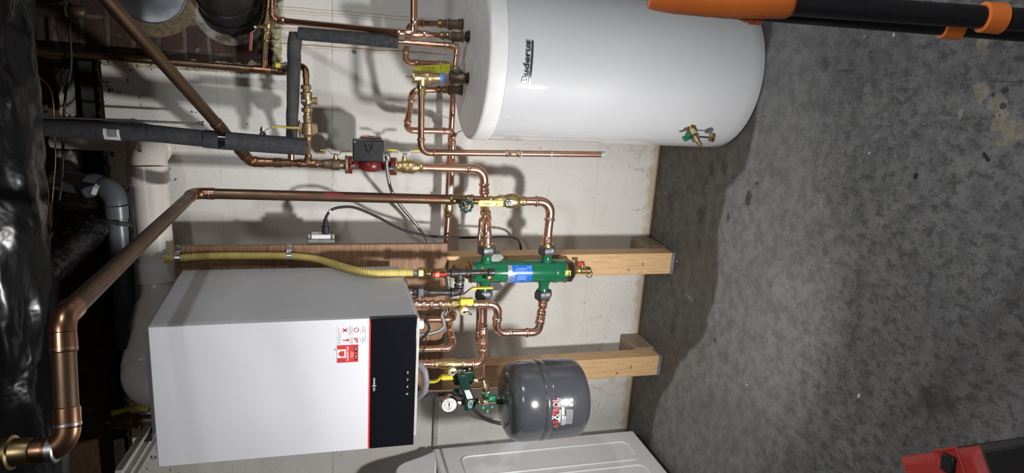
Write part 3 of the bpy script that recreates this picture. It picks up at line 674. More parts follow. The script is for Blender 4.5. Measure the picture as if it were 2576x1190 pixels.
def etext(body, px, size, mat, sx=1, bold=0, name='lettering', align='CENTER'):
    p, a_ = on_cyl(*px, (EX, EY), ER * 1.0)
    return MB().text(body, size, cylfn((EX, EY), ER + .0003, a_, p.z), .0002, align, bold, sx).build(name, mat, etank)
etext('E', (1399, 1061), .028, 'ink_red', .78, .0009)
etext('TROL', (1399, 1024.5), .028, 'ink_red', .86, .0009)
etext('X', (1396, 1050), .042, 'ink_white', .74, .0003)
etext('PRO', (1408.5, 1013), .0160, 'ink_white', .95)
p, a_ = on_cyl(1398, 1072, (EX, EY), ER); f_ = cylfn((EX, EY), ER + .0003, a_, p.z)
for k in (1, .5): MB().tube([f_(x * k, y * k, 0) for x, y in ((-.0075, -.008), (.0075, -.008), (.003, .001), (0, .010), (-.003, .001))], .0008, 6, False, True).build('flame_mark', 'ink_red', etank)
for px, wd in (((1405, 1054), 14), ((1407.5, 1046), 34), ((1410, 1048), 36), ((1413.5, 1061), 20), ((1417, 1060), 22), ((1421, 1058), 26), ((1414, 1015), 20)):
    p, a_ = on_cyl(*px, (EX, EY), ER); da = wd * S(p) / ER / 2; f_ = cylfn((EX, EY), ER + .0002, a_, p.z)
    MB().loops([[f_(u * da * ER, v_ * .0011, t) for v_, t in ((-1, 0), (1, 0), (1, .0004), (-1, .0004))] for u in (-1, -.33, .33, 1)]).build('print_line', 'ink_white', etank)
for i in range(9):
    p, a_ = on_cyl(1424 + i * 2.0, 1049, (EX, EY), ER); da = (42 - (i % 3) * 1.5) * S(p) / ER / 2; f_ = cylfn((EX, EY), ER + .0002, a_, p.z)
    MB().loops([[f_(u * da * ER, v_ * .0008, t) for v_, t in ((-1, 0), (1, 0), (1, .0004), (-1, .0004))] for u in (-1, -.5, 0, .5, 1)]).build('print_line', 'ink_grey', etank)
for i, yy in enumerate((1028, 1035, 1042, 1050)):
    p, a_ = on_cyl(1416.5, yy, (EX, EY), ER); f_ = cylfn((EX, EY), ER + .0003, a_, p.z)
    MB().loops([[f_(u * .0045, v_ * .005, t) for v_, t in ((-1, 0), (1, 0), (1, .0004), (-1, .0004))] for u in (-1, 1)]).build('print_icon', 'ink_white', etank)
p, a_ = on_cyl(1424, 1012, (EX, EY), ER); f_ = cylfn((EX, EY), ER + .0004, a_, p.z)
mb = MB(); loop = [f_(x, y, 0) for x, y in ((-.009, .010), (.009, .010), (.011, .004), (.009, -.012), (-.009, -.012), (-.011, .004))]
mb.tube(loop, .0011, 6, False, True).build('tank_icon', 'ink_white', etank)
for px in ((1437, 1006), (1437, 1018)):
    p, a_ = on_cyl(*px, (EX, EY), ER); f_ = cylfn((EX, EY), ER + .0003, a_, p.z)
    MB().loops([[f_(u * .006, v_ * .0065, t) for v_, t in ((-1, 0), (1, 0), (1, .0004), (-1, .0004))] for u in (-1, 1)]).build('print_icon', 'ink_grey', etank)

# ================================================================ CLOTHES DRYER (its right flank)
DX = -.862
dr = thing('clothes_dryer', 'white clothes dryer with embossed side panels standing on the floor near the expansion tank', 'appliance', (DX - .34, -.45, 0))
pc = PX(1600, 1088, DX); pt = PX(1106, 1121, DX)
dyb, dzb, dzt = pc.y, max(pc.z, .03), pt.z
dyb = (pc.y + pt.y) / 2
body = MB().box2((DX - .68, dyb - .70, dzb), (DX, dyb, dzt)).build('cabinet', 'dryer_white', dr, bevel=.006)
MB().box2((DX - .66, dyb - .68, .004), (DX - .018, dyb - .012, dzb + .002)).build('plinth', 'black', dr)
MB().box2((DX - .68, dyb - .70, dzt + .002), (DX + .001, dyb, dzt + .034)).build('top_panel', 'dryer_white', dr, bevel=.008)
prof_px = [(1098, 1131), (1088, 1135), (1057, 1148), (1016, 1162), (1003, 1170), (996, 1178), (994, 1186), (1000, 1200), (1070, 1215), (1098, 1190)]
prof = [PX(X, Y, DX) for X, Y in prof_px]
MB().prism([V((DX, q.y, q.z)) for q in prof], (-.68, 0, 0)).build('control_console', 'dryer_white', dr, bevel=.008)
def emboss(y0, y1, za, zb_, r=.035):
    pts = []
    for cy, cz, a0 in ((y1 - r, zb_ - r, 0), (y0 + r, zb_ - r, PI / 2), (y0 + r, za + r, PI), (y1 - r, za + r, 1.5 * PI)):
        for i in range(7):
            t = a0 + PI / 2 * i / 6; pts.append(V((DX + .0005, cy + r * math.cos(t), cz + r * math.sin(t))))
    MB().tube(pts, .0045, 8, False, True).build('side_rib', 'dryer_white', dr)
e0 = PX(1165, 1151, DX); e1 = PX(1588, 1119, DX); e2 = PX(1180, 1188, DX)
emboss(e0.y - .135, e0.y + .004, e1.z + .012, e0.z + .01)
emboss(e0.y - .31, e0.y - .175, e1.z + .012, e0.z + .01)
emboss(e0.y - .485, e0.y - .35, e1.z + .012, e0.z + .01)

# ================================================================ PIPEWORK: main line from the ceiling (old 1 1/4" copper)
YT = -.28
r0 = .0172
e1, e2, e3 = PD(172, 1128, 1.05), PD(157, 800, 1.07), P(487, 486, YT)
t_end = P(1132, 502, YT)
mainp = thing('copper_pipe', 'thick aged copper pipe bending from the duct to the wall and down past the pump', 'pipe', e3)
pipes(mainp, [PD(52, 1137, 1.04), e1, e2, e3, t_end], r0, 'copper_old', 'solder', 'copper_brown', brk=.95)
d = (e1 - PD(52, 1137, 1.04)).normalized(); q = PD(52, 1137, 1.04)
MB().lathe(q - d * .045, d, [(0, .021), (.028, .022), (.030, .026), (.034, .026), (.036, .0215), (.060, .0195), (.062, .0185)], 28).build('adapter_fitting', 'brass_old', mainp)
MB().lathe(e1.lerp(q, .42), d, [(0, .0176), (.002, .0205), (.012, .0205), (.014, .0176)], 24).build('solder_band', 'solder', mainp)
k = e2.lerp(e1, .80); MB().lathe(k, e1 - e2, [(0, .0176), (.002, .0198), (.006, .0198), (.007, .0176)], 24).build('solder_band', 'solder', mainp)
k = e2.lerp(e1, .23); MB().lathe(k, e1 - e2, [(0, .0176), (.0008, .0197), (.0022, .0197), (.003, .0176)], 24).build('solder_band', 'solder', mainp)
k = e3.lerp(t_end, .055); MB().lathe(k, t_end - e3, [(0, .0178), (.001, .0196), (.003, .0196), (.004, .0178)], 24).build('solder_band', 'solder', mainp)
ax = (t_end - e3).normalized()
def t1fn(px, off=-.38):
    c = P(px, 495 + (px - 800) * .022, YT); k = (c - e3).dot(ax); c = e3 + ax * k
    R = r0 + .0002
    def f(x, y, z):
        a_ = off - y / R     # reading upward; glyph tops face left in the room
        return c + AZ * x + V((-math.sin(-a_), -math.cos(a_), 0)) * (R + z)
    return f
for body, px, s_ in (('READING', 1085, .0155), ('1-1/4M', 1038, .0155), ('MADE IN U.S.A.', 965, .0155), ('READING', 892, .0150), ('6  0  PLAZA', 770, .0140), ('PLAZA', 700, .013)):
    MB().text(body, s_, t1fn(px, .42), .0001, 'CENTER', .0002, .8).build('pipe_print', 'ink_faded', mainp)
mk = [e3 + ax * ((P(x, 487, YT) - e3).dot(ax)) for x in (812, 822, 836, 850, 868)]
mb = MB(); rg = []
for q, hw in zip(mk, (.20, .34, .40, .36, .12)):
    rg.append([q + V((math.sin(t), -math.cos(t), 0)) * (r0 + dr) for t, dr in ((.62 - hw, .0003), (.62, .0003), (.62 + hw, .0003), (.62 + hw, -.001), (.62, -.001), (.62 - hw, -.001))])
mb.loops(rg).build('red_paint_mark', 'ink_faded', mainp)

# brass drain tee with green wheel
dv = thing('drain_valve', 'brass drain valve with round dark green hand wheel on the aged copper pipe', 'valve', P(1160, 503, YT))
lp(MB(), (1129, 501.5), (1192, 503), [(0, 23), (.04, 27), (.08, 28), (.12, 25), (.22, 26), (.3, 22), (.4, 25), (.62, 25), (.7, 22), (.78, 27), (.86, 25), (.9, 28), (.95, 27), (1, 23)], YT).build('tee_body', 'brass_old', dv)
b0 = P(1163, 503, YT); w0 = P(1173, 518.5, YT - .075); dd = (w0 - b0).normalized(); L = (w0 - b0).length
MB().lathe(b0, dd, [(0, .012), (L - .035, .012), (L - .034, .015), (L - .022, .015), (L - .020, .009), (L + .003, .006)], 16).build('bonnet', 'brass_old', dv)
MB().lathe(w0, dd, [(0, .004), (.004, .0075), (.0055, .0075), (.008, .004)], 6).build('wheel_nut', 'brass', dv)
wh = MB()
u, w_ = rot_to(dd); pts = []; rr = []
for i in range(48):
    t = 2 * PI * i / 48; R = .0205 + .0016 * math.cos(8 * t); pts.append(w0 + (u * math.cos(t) + w_ * math.sin(t)) * R); rr.append(.0042 + .0008 * math.cos(8 * t))
wh.tube(pts, rr, 10, False, True)
for i in range(4):
    t = PI / 2 * i + .4; dr_ = u * math.cos(t) + w_ * math.sin(t); wh.ribbon([w0 + dr_ * .006, w0 + dr_ * .020], dr_.cross(dd), .006, .003)
wh.lathe(w0 - dd * .003, dd, [(0, .008), (.005, .008)], 16)
wh.build('hand_wheel', 'green_dark', dv)
stub = thing('copper_pipe', 'short copper stub between green wheel drain valve and the yellow lever valve', 'pipe', P(1210, 504, YT))
MB().tube([P(1192, 503.2, YT), P(1229, 505, YT)], .0158, 20).build('pipe', 'copper_worn', stub)
# lower isolation valve with long yellow lever
bv = thing('ball_valve', 'brass ball valve with yellow lever facing the camera above the green separator', 'valve', P(1280, 505, YT))
lp(MB(), (1229, 505), (1323, 506), [(0, 21), (.03, 25), (.07, 26), (.10, 22), (.16, 22), (.20, 25), (.25, 25), (.28, 29), (.45, 31), (.5, 36), (.62, 38), (.72, 37), (.76, 33), (.80, 29), (.82, 24), (.88, 23), (.90, 26), (.95, 26), (1, 22)], YT).build('valve_body', 'brass_sat', bv)
hexpx(MB(), (1255, 505), (1268, 505), 33, YT).build('hex_collar', 'brass_sat', bv)
lever(bv, P(1278, 506, YT - .016), -AY, AZ, .026, .120, .023, stemr=.007)
MB().ball(P(1281, 510, YT - .046), .0085, 14, (1, .6, 1)).build('lever_bolt', 'steel', bv)
for i, wd in enumerate((.030, .022)): MB().box(P(1225, 511.5 + i * 3, YT - .0602), (.0018, .0004, wd)).build('grip_print', 'ink_olive', bv)
MB().ribbon([P(1247, 508, YT - .0602), P(1251, 513, YT - .0602), P(1247, 518, YT - .0602)], AZ, .0016, .0004).build('grip_print', 'ink_olive', bv)
lowp = thing('copper_pipe', 'bright copper elbow pipe from the yellow lever valve into the lower port of the separator', 'pipe', P(1385, 510, YT))
yS = -.29
pipes(lowp, [P(1322, 506, YT), P(1387, 507, YT), P(1376, 612, yS)], .0160, 'copper', 'press')
sleeve(lowp, P(1378, 594, yS), P(1376.5, 612, yS), .0162)

# ================================================================ GREEN HYDRAULIC SEPARATOR
sep = thing('hydraulic_separator', 'bright green vertical hydraulic separator with blue label and four grey union nuts', 'separator', P(1300, 683, yS))
lp(MB(), (1185, 683), (1421, 681), [(0, 44), (.006, 54), (.02, 56.5), (.075, 57), (.082, 58.5), (.10, 58.5), (.108, 57), (.86, 57), (.868, 59.5), (.88, 60.5), (.90, 60.5), (.91, 58.5), (.985, 58.5), (1, 54)], yS, seg=48).build('body', 'green', sep)
lp(MB(), (1180, 683), (1187, 683), [(0, 50), (.2, 57), (.8, 58), (1, 50)], yS, seg=40).build('top_flange', 'brass_old', sep)
lp(MB(), (1139, 683), (1181, 683), [(0, 28), (.1, 37), (.2, 34), (.25, 30), (.7, 30), (.75, 36), (1, 36)], yS, seg=24).build('air_vent', 'brass_old', sep)
lp(MB(), (1415, 681), (1424, 681), [(0, 58), (.3, 60.5), (.7, 60.5), (1, 56)], yS, seg=40).build('bottom_ring', 'brass_old', sep)
for (cx, cx2, yA, yB, yN0, yN1, yC, sg) in ((1223, 1225, 668, 637, 639, 618, 612, 1), (1374.5, 1376, 668, 637, 639, 618.5, 612, 1), (1219, 1217.5, 700, 730, 729, 752, 758, -1), (1369, 1366.5, 700, 730, 730, 751, 757, -1)):
    lp(MB(), (cx, yA), (cx2, yB), [(0, 34), (.38, 30), (.55, 25.5), (.8, 25.5), (1, 28)], yS, seg=28).build('port', 'green', sep)
    hexpx(MB(), (cx2, yN0), (cx2, yN1), 46, yS, ph=PI / 6, ch=.22).build('union_nut', 'nut_grey', sep)
    lp(MB(), (cx2, yN1), (cx2, yC), [(0, 33), (.6, 32), (.7, 29), (1, 28)], yS, seg=28).build('union_tail', 'brass', sep)
hexpx(MB(), (1420, 681), (1437, 680.5), 57, yS, ph=.0, ch=.1).build('sludge_cap', 'black', sep)
q = P(1429, 687, yS - .0445); MB().box(q, (.020, .0006, .022)).build('warning_sticker', 'label_yellow', sep)
MB().ribbon([q + V((-.006, -.0006, -.006)), q + V((0, -.0006, .006)), q + V((.006, -.0006, -.006)), q + V((-.006, -.0006, -.006))], AY, .0014, .0004).build('warning_mark', 'ink_dark', sep)
lp(MB(), (1436, 680.5), (1457, 680), [(0, 50), (.15, 46), (.45, 26), (.55, 19), (.7, 17), (.72, 20), (1, 20)], yS, seg=28).build('drain_cone', 'brass_sat', sep)
lp(MB(), (1456, 680), (1484, 680), [(0, 13), (.12, 13), (.15, 20), (.5, 20), (.55, 16), (.62, 16), (.65, 21), (.95, 21), (1, 18)], yS).build('drain_cock', 'brass', sep)
MB().lathe(P(1464, 676, yS), AX, [(0, .007), (.014, .006)], 12).build('cock_stem', 'brass', sep)
MB().box(P(1460.5, 664, yS), (.012, .009, .024)).build('cock_handle', 'red', sep, bevel=.002)
ring = [P(1476, 672, yS - .012), P(1485, 676, yS - .014), P(1490, 688, yS - .014), P(1487, 697, yS - .014), P(1480, 698, yS - .014), P(1474, 692, yS - .012)]
MB().tube(ring, .0017, 8).build('cap_strap', 'black', sep)
# knob in front
k0 = P(1222, 690, yS - .035); k1 = P(1231.5, 700, yS - .07)
MB().lathe(k0, k1 - k0, [(0, .008), ((k1 - k0).length - .004, .008), ((k1 - k0).length - .003, .0118), ((k1 - k0).length + .004, .0118), ((k1 - k0).length + .006, .009)], 24).build('plug', 'brass', sep)
# label
c0 = P(1300, 682, yS); Rsep = 57 * .5 * S(c0)
def patch(X0, X1, a0, a1, name, mat, dr=.0014, parent=sep):
    za, zb_ = P(X1, 682, yS).z, P(X0, 682, yS).z; mb = MB(); n = 12; rings = []
    for i in range(n + 1):
        a_ = a0 + (a1 - a0) * i / n; dd = V((math.sin(a_), -math.cos(a_), 0))
        rings.append([V((c0.x, c0.y, z)) + dd * (Rsep + t) for z, t in ((za, -.001), (zb_, -.001), (zb_, dr), (za, dr))])
    return mb.loops(rings).build(name, mat, parent)
va = math.atan2(CX.x - c0.x, -(CX.y - c0.y))
patch(1271, 1281, va - 1.5, va + .52, 'label_band', 'label_silver')
lab = patch(1281, 1331, va - 1.5, va + .52, 'label_panel', 'label_blue')
def lt(body, X, a_, size, mat='ink_white', sx=1, bold=0):
    MB().text(body, size, cylfn((c0.x, c0.y), Rsep + .0016, va + a_, P(X, 682, yS).z), .0001, 'CENTER', bold, sx).build('lettering', mat, lab)
lt('CALEFFI', 1285.5, -.62, .0125, 'label_silver', 1.0, .0006)
lt('HYDRO', 1274.5, -.85, .0085, 'label_blue', .9); lt('SEPARATOR', 1279, -.78, .0072, 'label_blue', .9)
def outline(X, a_, w_, h, r=.0006):
    f_ = cylfn((c0.x, c0.y), Rsep + .0017, va + a_, P(X, 682, yS).z)
    MB().tube([f_(x * w_, y * h, 0) for x, y in ((-.5, -.6), (-.5, .6), (-.25, 1), (.25, 1), (.5, .6), (.5, -.6), (.25, -1), (-.25, -1))], r, 6, False, True).build('diagram', 'ink_white', lab)
    for s_ in (-.2, .2):
        MB().tube([f_(s_ * w_, -.7 * h, 0), f_(s_ * w_, .7 * h, 0)], r, 6).build('diagram_line', 'ink_white', lab)
outline(1303, .02, .018, .020); outline(1305, -.62, .016, .018)
for X, a_, wd in ((1319, .3, 5), (1323, .3, 5), (1327, .28, 7), (1292, .42, 3), (1318, -.95, 4), (1294, -1.0, 5), (1300, -1.05, 5)):
    f_ = cylfn((c0.x, c0.y), Rsep + .0016, va + a_, P(X, 682, yS).z)
    MB().loops([[f_(u * wd * .001, v_ * .0006, t) for v_, t in ((-1, 0), (1, 0), (1, .0003), (-1, .0003))] for u in (-1, 1)]).build('print_line', 'ink_white', lab)
# bracket plates that carry it
br = thing('separator_bracket', 'grey steel mounting bracket clamped behind the green separator', 'bracket', P(1250, 660, yS + .04))
for sgn, (xa, xb, yy), mat in ((1, (1229, 1268, 648), 'plate_grey'), (-1, (1232, 1266, 720), 'black')):
    a, b = P(xa, yy, yS - .010), P(xb, yy, yS - .010)
    x_in = P(1240, 661 if sgn > 0 else 709, yS - .01).x; x_out = P(1240, 640 if sgn > 0 else 731, yS - .01).x
    MB().prism([V((x_in, yS - .01, a.z)), V((x_out, yS - .01, a.z)), V((x_out, yS - .01, b.z + .014)), V((x_out - sgn * .013, yS - .01, b.z)), V((x_in, yS - .01, b.z + .020))], (0, .045, 0)).build('plate', mat, br)
MB().box2((c0.x - .05, yS + .033, P(1262, 683, yS).z), (c0.x + .05, YS - .0004, P(1235, 683, yS).z)).build('spacer', 'black', br, bevel=.002)

# ================================================================ PUMP LINE
yP = -.17
cdp = thing('copper_pipe', 'aged copper pipe slanting down past the brick chimney to the circulator pump', 'pipe', P(628, 402, yP))
pipes(cdp, [P(240, -34, -.80), P(628, 405, yP), P(652, 408, yP)], .0170, 'copper_old', 'solder', 'copper_brown', brk=1.0)
a_, b_ = P(240, -34, -.80), P(628, 405, yP); k = a_.lerp(b_, .70)
MB().lathe(k, b_ - a_, [(0, .0172), (.001, .0188), (.05, .0188), (.051, .0172)], 24).build('coupling', 'copper_old', cdp)
MB().lathe(a_.lerp(b_, .9), b_ - a_, [(0, .0172), (.001, .0188), (.03, .0188), (.031, .0172)], 24).build('coupling', 'copper_old', cdp)
lp(MB(), (646, 408), (750, 410), [(0, 25), (.19, 25), (.20, 22.5), (.40, 22.5), (.41, 25), (.60, 25), (.62, 21.5), (.82, 21.5), (.83, 18.5), (1, 18.5)], yP).build('reducer_fitting', 'copper_brown', cdp)
tee = MB(); lp(tee, (748, 410), (801, 412), [(0, 20.5), (.05, 22), (.25, 22), (.3, 20.5), (.7, 20.5), (.75, 22), (.95, 22), (1, 20.5)], yP)
lp(tee, (775, 409), (775.5, 388), [(0, 22), (.5, 20), (.6, 18), (.95, 18), (1, 16)], yP); tee.build('tee', 'copper_brown', cdp)
lp(MB(), (800, 412), (814, 412.5), [(0, 18), (1, 18)], yP).build('pipe', 'copper_old', cdp)
for xx in (711, 734, 800): lp(MB(), (xx, 410.5), (xx + 2, 410.5), [(0, 20), (.3, 23.5), (.7, 23.5), (1, 20)], yP).build('solder_band', 'solder', cdp)
fv = thing('flange_valve', 'tarnished bronze isolation valve with worn yellow wing handle above the red pump', 'valve', P(845, 413, yP))
lp(MB(), (812, 412.5), (869, 414), [(0, 20), (.05, 23.5), (.28, 24.5), (.3, 27), (.42, 28), (.44, 30), (.72, 30), (.74, 26), (.8, 23.5), (1, 24)], yP).build('valve_body', 'bronze', fv)
def flange(A, B, w_, y, name, mat, root, ph=0):
    mb = MB(); a, b = P(*A, y), P(*B, y); L = (b - a).length; d = (b - a) / L; R = w_ * .5 * S(a); u, v_ = AX, AY
    pts = []
    for i in range(40):
        t = 2 * PI * i / 40; rr = R * (.80 + .20 * abs(math.cos(t + ph)) ** 1.6); pts.append(a + (AX * math.cos(t) + AY * math.sin(t)) * rr)
    mb.prism(pts, b - a); return mb.build(name, mat, root, bevel=.0015)
flange((868, 414), (875.5, 414), 46, yP, 'flange', 'bronze_light', fv)
lever(fv, P(844, 402, yP), AX, AZ, .018, .052, .011, True, 'yellow_old', 'steel', side=AY)
pump = thing('circulator_pump', 'dark red circulator pump with square black terminal box between two flanged valves', 'pump', P(925, 418, yP))
flange((876.5, 414.5), (886, 415), 45, yP, 'flange', 'red_pump', pump); flange((981, 418), (992, 418.5), 45, yP, 'flange', 'red_pump', pump)
lp(MB(), (885, 415), (982, 418), [(0, 24), (.12, 21), (.3, 24), (.45, 26), (.6, 26), (.85, 22), (1, 25)], yP).build('pump_body', 'red_pump', pump)
vc = P(932, 418, yP)
MB().lathe(vc - AX * .018, AX, [(0, .020), (.004, .036), (.012, .043), (.030, .044), (.042, .040), (.046, .034)], 36).build('volute', 'red_pump', pump)
xt = P(933, 344, yP).x
MB().lathe((vc.x + .026, yP, vc.z), AX, [(0, .040), (.008, .041), (xt - vc.x - .034, .040), (xt - vc.x - .028, .036), (xt - vc.x - .026, .034)], 36).build('motor_housing', 'red_pump', pump)
MB().lathe((xt - .003, yP, vc.z), AX, [(0, .0335), (.003, .033), (.0032, .009), (.005, .009)], 32).build('motor_end_cap', 'bronze_light', pump)
yb = yP - .075
a, b = P(888, 406, yb), P(965.5, 354, yb)
MB().box2((a.x, yb, b.z), (b.x, yP - .028, a.z)).build('terminal_box', 'black', pump, bevel=.004)
q = P(892, 357, yb - .001); MB().lathe(q, -AY, [(0, .0032), (.0012, .0032), (.002, .002)], 12).build('cover_screw', 'steel', pump)
lc = P(927, 375, yb - .0004)
MB().ring(lc + V((.004, 0, 0)), AY, .0095, .0013, 24, 6, PI * .0, PI * 1.999).build('cover_emblem', 'black_gloss', pump)
for s_ in (1, -1): MB().ribbon([lc + V((.022, 0, .015 * s_)), lc + V((.008, 0, .012 * s_)), lc + V((-.010, 0, .004 * s_)), lc + V((-.013, 0, 0))], AY, .0016, .0018).build('cover_emblem', 'black_gloss', pump)
for X, Y, sg in ((888, 418, 1), (978, 424, -1)):
    for s_ in (1,):
        a = P(X + (-6 if sg > 0 else 10), Y, yP - .028); MB().lathe(a, -AZ * sg if sg > 0 else AZ, [(0, .006), (.020, .006)], 12).build('flange_bolt', 'steel', pump)
        MB().lathe(P(X + 1, Y, yP - .028), -AZ if sg > 0 else AZ, [(0, .0088), (.0095, .0088)], 6).build('flange_nut', 'steel', pump)
fv2 = thing('flange_valve', 'clean yellow brass isolation valve with yellow wing handle just below the red pump', 'valve', P(1025, 419, yP))
flange((992.5, 418.5), (998, 418.5), 46, yP, 'flange', 'brass_sat', fv2)
lp(MB(), (998, 418.5), (1067, 421), [(0, 26), (.1, 26), (.18, 30), (.22, 34), (.38, 34.5), (.40, 32), (.44, 35), (.62, 35), (.64, 29), (.72, 28), (.74, 24), (.80, 22), (.84, 26), (.90, 27), (.93, 23), (1, 22)], yP, seg=28).build('valve_body', 'brass_sat', fv2)
lever(fv2, P(1017, 405, yP), AX, AZ, .024, .062, .012, True, 'yellow', 'steel', side=AY)
for X in (994, 1000): MB().lathe(P(X, 425, yP - .028), AZ, [(0, .008), (.008, .008)], 6).build('flange_nut', 'steel', fv2)
pout = thing('copper_pipe', 'bright copper pipe from the pump bending over into the upper port of the separator', 'pipe', P(1216, 426, yP))
rP = .0156
pipes(pout, [P(1064, 421, yP), P(1217, 425.5, yP), P(1219, 515, yP), P(1225, 572, yS), P(1225.5, 612, yS)], rP, 'copper', 'press')
sleeve(pout, P(1218, 470, yP), P(1219, 490, yP), rP); sleeve(pout, P(1222, 534, -.215), P(1223.5, 552, -.252), rP, 'coupling', 'brass')

# ================================================================ BOILER FLOW AND RETURN
yD = -.42; r1 = .0140
dl = thing('copper_pipe', 'bright copper return pipe looping from the lower separator port up to the boiler valve', 'pipe', P(1300, 834, yD))
pipes(dl, [P(1366.5, 757, yS), P(1354, 836, -.40), P(1247, 838, -.41), P(1255, 765.5, yD), P(1199, 764.5, yD)], r1, 'copper', 'press')
for t in (.03, .30, .50): a, b = P(1366.5, 757, yS), P(1354, 836, -.40); sleeve(dl, a.lerp(b, t), a.lerp(b, t + .20), r1)
el = thing('copper_pipe', 'bright copper flow pipe from the upper separator port across to the second boiler valve', 'pipe', P(1213, 850, -.36))
pts = [P(1217.5, 757, yS), P(1215, 846, -.33), P(1213.5, 915, yD), P(1170, 916, yD)]
pipes(el, pts, r1, 'copper', 'press')
for t in (.02, .62): sleeve(el, pts[0].lerp(pts[1], t), pts[0].lerp(pts[1], t + .22), r1)
sleeve(el, pts[1].lerp(pts[2], .12), pts[1].lerp(pts[2], .38), r1)
def boiler_valve(name, label, yy, x0, prof, handle, cap, brassx):
    t = thing(name, label, 'valve', P((x0 + brassx[1]) / 2, yy, yD))
    lp(MB(), brassx[:1] + (yy,), (brassx[1], yy), prof, yD, seg=24).build('valve_body', 'brass_sat', t)
    mb = MB(); lp(mb, (x0, yy), (brassx[0] + 1, yy), [(0, 19), (.06, 18), (.1, 22), (.16, 22), (.2, 18), (.30, 18), (.34, 22), (.40, 23), (.45, 19), (.55, 19), (.58, 23), (.66, 23), (.70, 19), (.84, 19), (.88, 23), (.94, 23), (1, 19)], yD); mb.build('press_coupling', 'copper', t)
    q = P(x0, yy, yD); MB().tube([q, V((q.x, q.y, BZ0 + .002))], .0135, 18).build('pipe', 'copper', t)
    b0 = P(cap[0] - 5, cap[1] - 12, yD - .010); b1 = P(*cap, yD - .045); d = (b1 - b0); L = d.length
    MB().lathe(b0, d, [(0, .011), (L * .5, .011), (L * .52, .0125)], 20).build('drain_boss', 'brass_sat', t)
    cp = MB(); n = 40
    cp.lathe(b0 + d * .5, d, [(0, .0125), (.001, .0150), (L * .5 - .001, .0158), (L * .5 + .002, .0152), (L * .5 + .003, .0135)], 28); cp.build('drain_cap', 'brass_pale', t)
    for i in range(10):
        u_, w_ = rot_to(d); a_ = 2 * PI * i / 10; dd_ = u_ * math.cos(a_) + w_ * math.sin(a_)
        MB().tube([b0 + d * .52 + dd_ * .0152, b0 + d * .97 + dd_ * .0156], .0009, 6).build('cap_knurl', 'brass_sat', t)
    MB().lathe(b1 + d.normalized() * .002, d, [(0, .004), (.003, .004)], 12).build('cap_rivet', 'black', t)
    MB().tube([b1 + d.normalized() * .004, b1 + V((.002, -.006, -.012)), b1 + V((-.003, -.006, -.020)), b1 + V((-.010, -.004, -.026)), b1 + V((-.012, -.002, -.020)), b1 + V((-.006, -.002, -.012))], .0018, 8).build('cap_strap', 'black', t)
    return t
bv1 = boiler_valve('boiler_valve', 'brass purge valve with stubby yellow handle and second yellow lever beside the separator', 765, 1040, [(0, 19), (.04, 22), (.08, 19), (.12, 22), (.17, 19), (.2, 24), (.26, 29), (.40, 29), (.44, 31), (.58, 30), (.62, 25), (.72, 21), (.76, 19), (.82, 19), (.86, 22), (.93, 22), (1, 19)], None, (1168, 784), (1117, 1201))
a, b = P(1157.5, 751, yD - .03), P(1189.5, 763, yD - .03)
MB().box2((b.x, yD - .042, b.z), (a.x, yD - .018, a.z)).build('grip', 'yellow', bv1, bevel=.002)
MB().lathe(P(1163, 757, yD - .030), -AX, [(0, .013), (.012, .009), (.016, .006)], 16).build('grip_hub', 'yellow', bv1)
s0 = P(1162, 752, yD - .012)
MB().lathe(s0, AX, [(0, .008), (.012, .008), (.013, .005), (.022, .005)], 14).build('valve_stem', 'brass_sat', bv1)
pa_ = [P(1155, 744, yD - .02), P(1168, 740, yD - .02), P(1184, 727, yD - .02), P(1190, 725, yD - .02)]
MB().ribbon(pa_, AY, .013, .0025).build('lever', 'steel_dull', bv1)
MB().ribbon([P(1183, 729, yD - .02), P(1190, 724.5, yD - .02), P(1236, 723.5, yD - .02), P(1240, 723.5, yD - .02)], AY, [.016, .017, .017, .012], .0062).build('grip', 'yellow', bv1, bevel=.002)
bv2 = boiler_valve('boiler_valve', 'brass purge valve with yellow lever under the boiler beside the dark green filling unit', 915.5, 1042, [(0, 19), (.04, 23), (.10, 23), (.13, 20), (.2, 23), (.24, 26), (.40, 27), (.46, 29), (.60, 28), (.66, 24), (.74, 22), (.78, 20), (.86, 20), (.9, 23), (.96, 23), (1, 20)], None, (1138, 936), (1090, 1172))
a, b = P(1110, 944, yD - .02), P(1141, 952, yD - .02)
MB().box2((b.x, yD - .032, b.z), (a.x, yD - .012, a.z)).build('grip', 'yellow', bv2, bevel=.002)
MB().lathe(P(1126, 925, yD), -AX, [(0, .010), (.016, .010), (.017, .006), (.028, .006)], 14).build('valve_stem', 'brass_sat', bv2)
MB().ribbon([P(1112, 948, yD - .022), P(1106, 951, yD - .022), P(1100, 957, yD - .022), P(1092, 960, yD - .022), P(1071, 960.5, yD - .022)], AY, .017, .006).build('lever', 'yellow', bv2, bevel=.002)

# ================================================================ TANK CONNECTIONS
def union_up(root, base, pxA, pxB, yy, wb=29, wc=24):
    """bronze union pxA..pxB standing on the tank connection"""
    y = base.y
    lp(MB(), (pxA, yy), (pxB, yy), [(0, wb * .8), (.04, wb), (.20, wb), (.24, wb * .84), (.75, wb * .84), (.8, wb), (.96, wb), (1, wb * .8)], y, seg=24).build('union', 'bronze', root)
def dope(root, a, b, yy, w_, y): lp(MB(), (a, yy), (b, yy), [(0, w_ * .9), (.3, w_), (.7, w_ * .96), (1, w_ * .9)], y, seg=20).build('thread_sealant', 'grey_dope', root)
def adapter(root, a, b, yy, w_, y, mat='brass_old'):
    lp(MB(), (a, yy), (b, yy), [(0, w_ * .86), (.08, w_ * .9), (.18, w_ * 1.05), (.30, w_ * 1.07), (.42, w_ * .9), (.6, w_ * .82), (.7, w_), (.95, w_), (1, w_ * .9)], y, seg=22).build('adapter', mat, root)
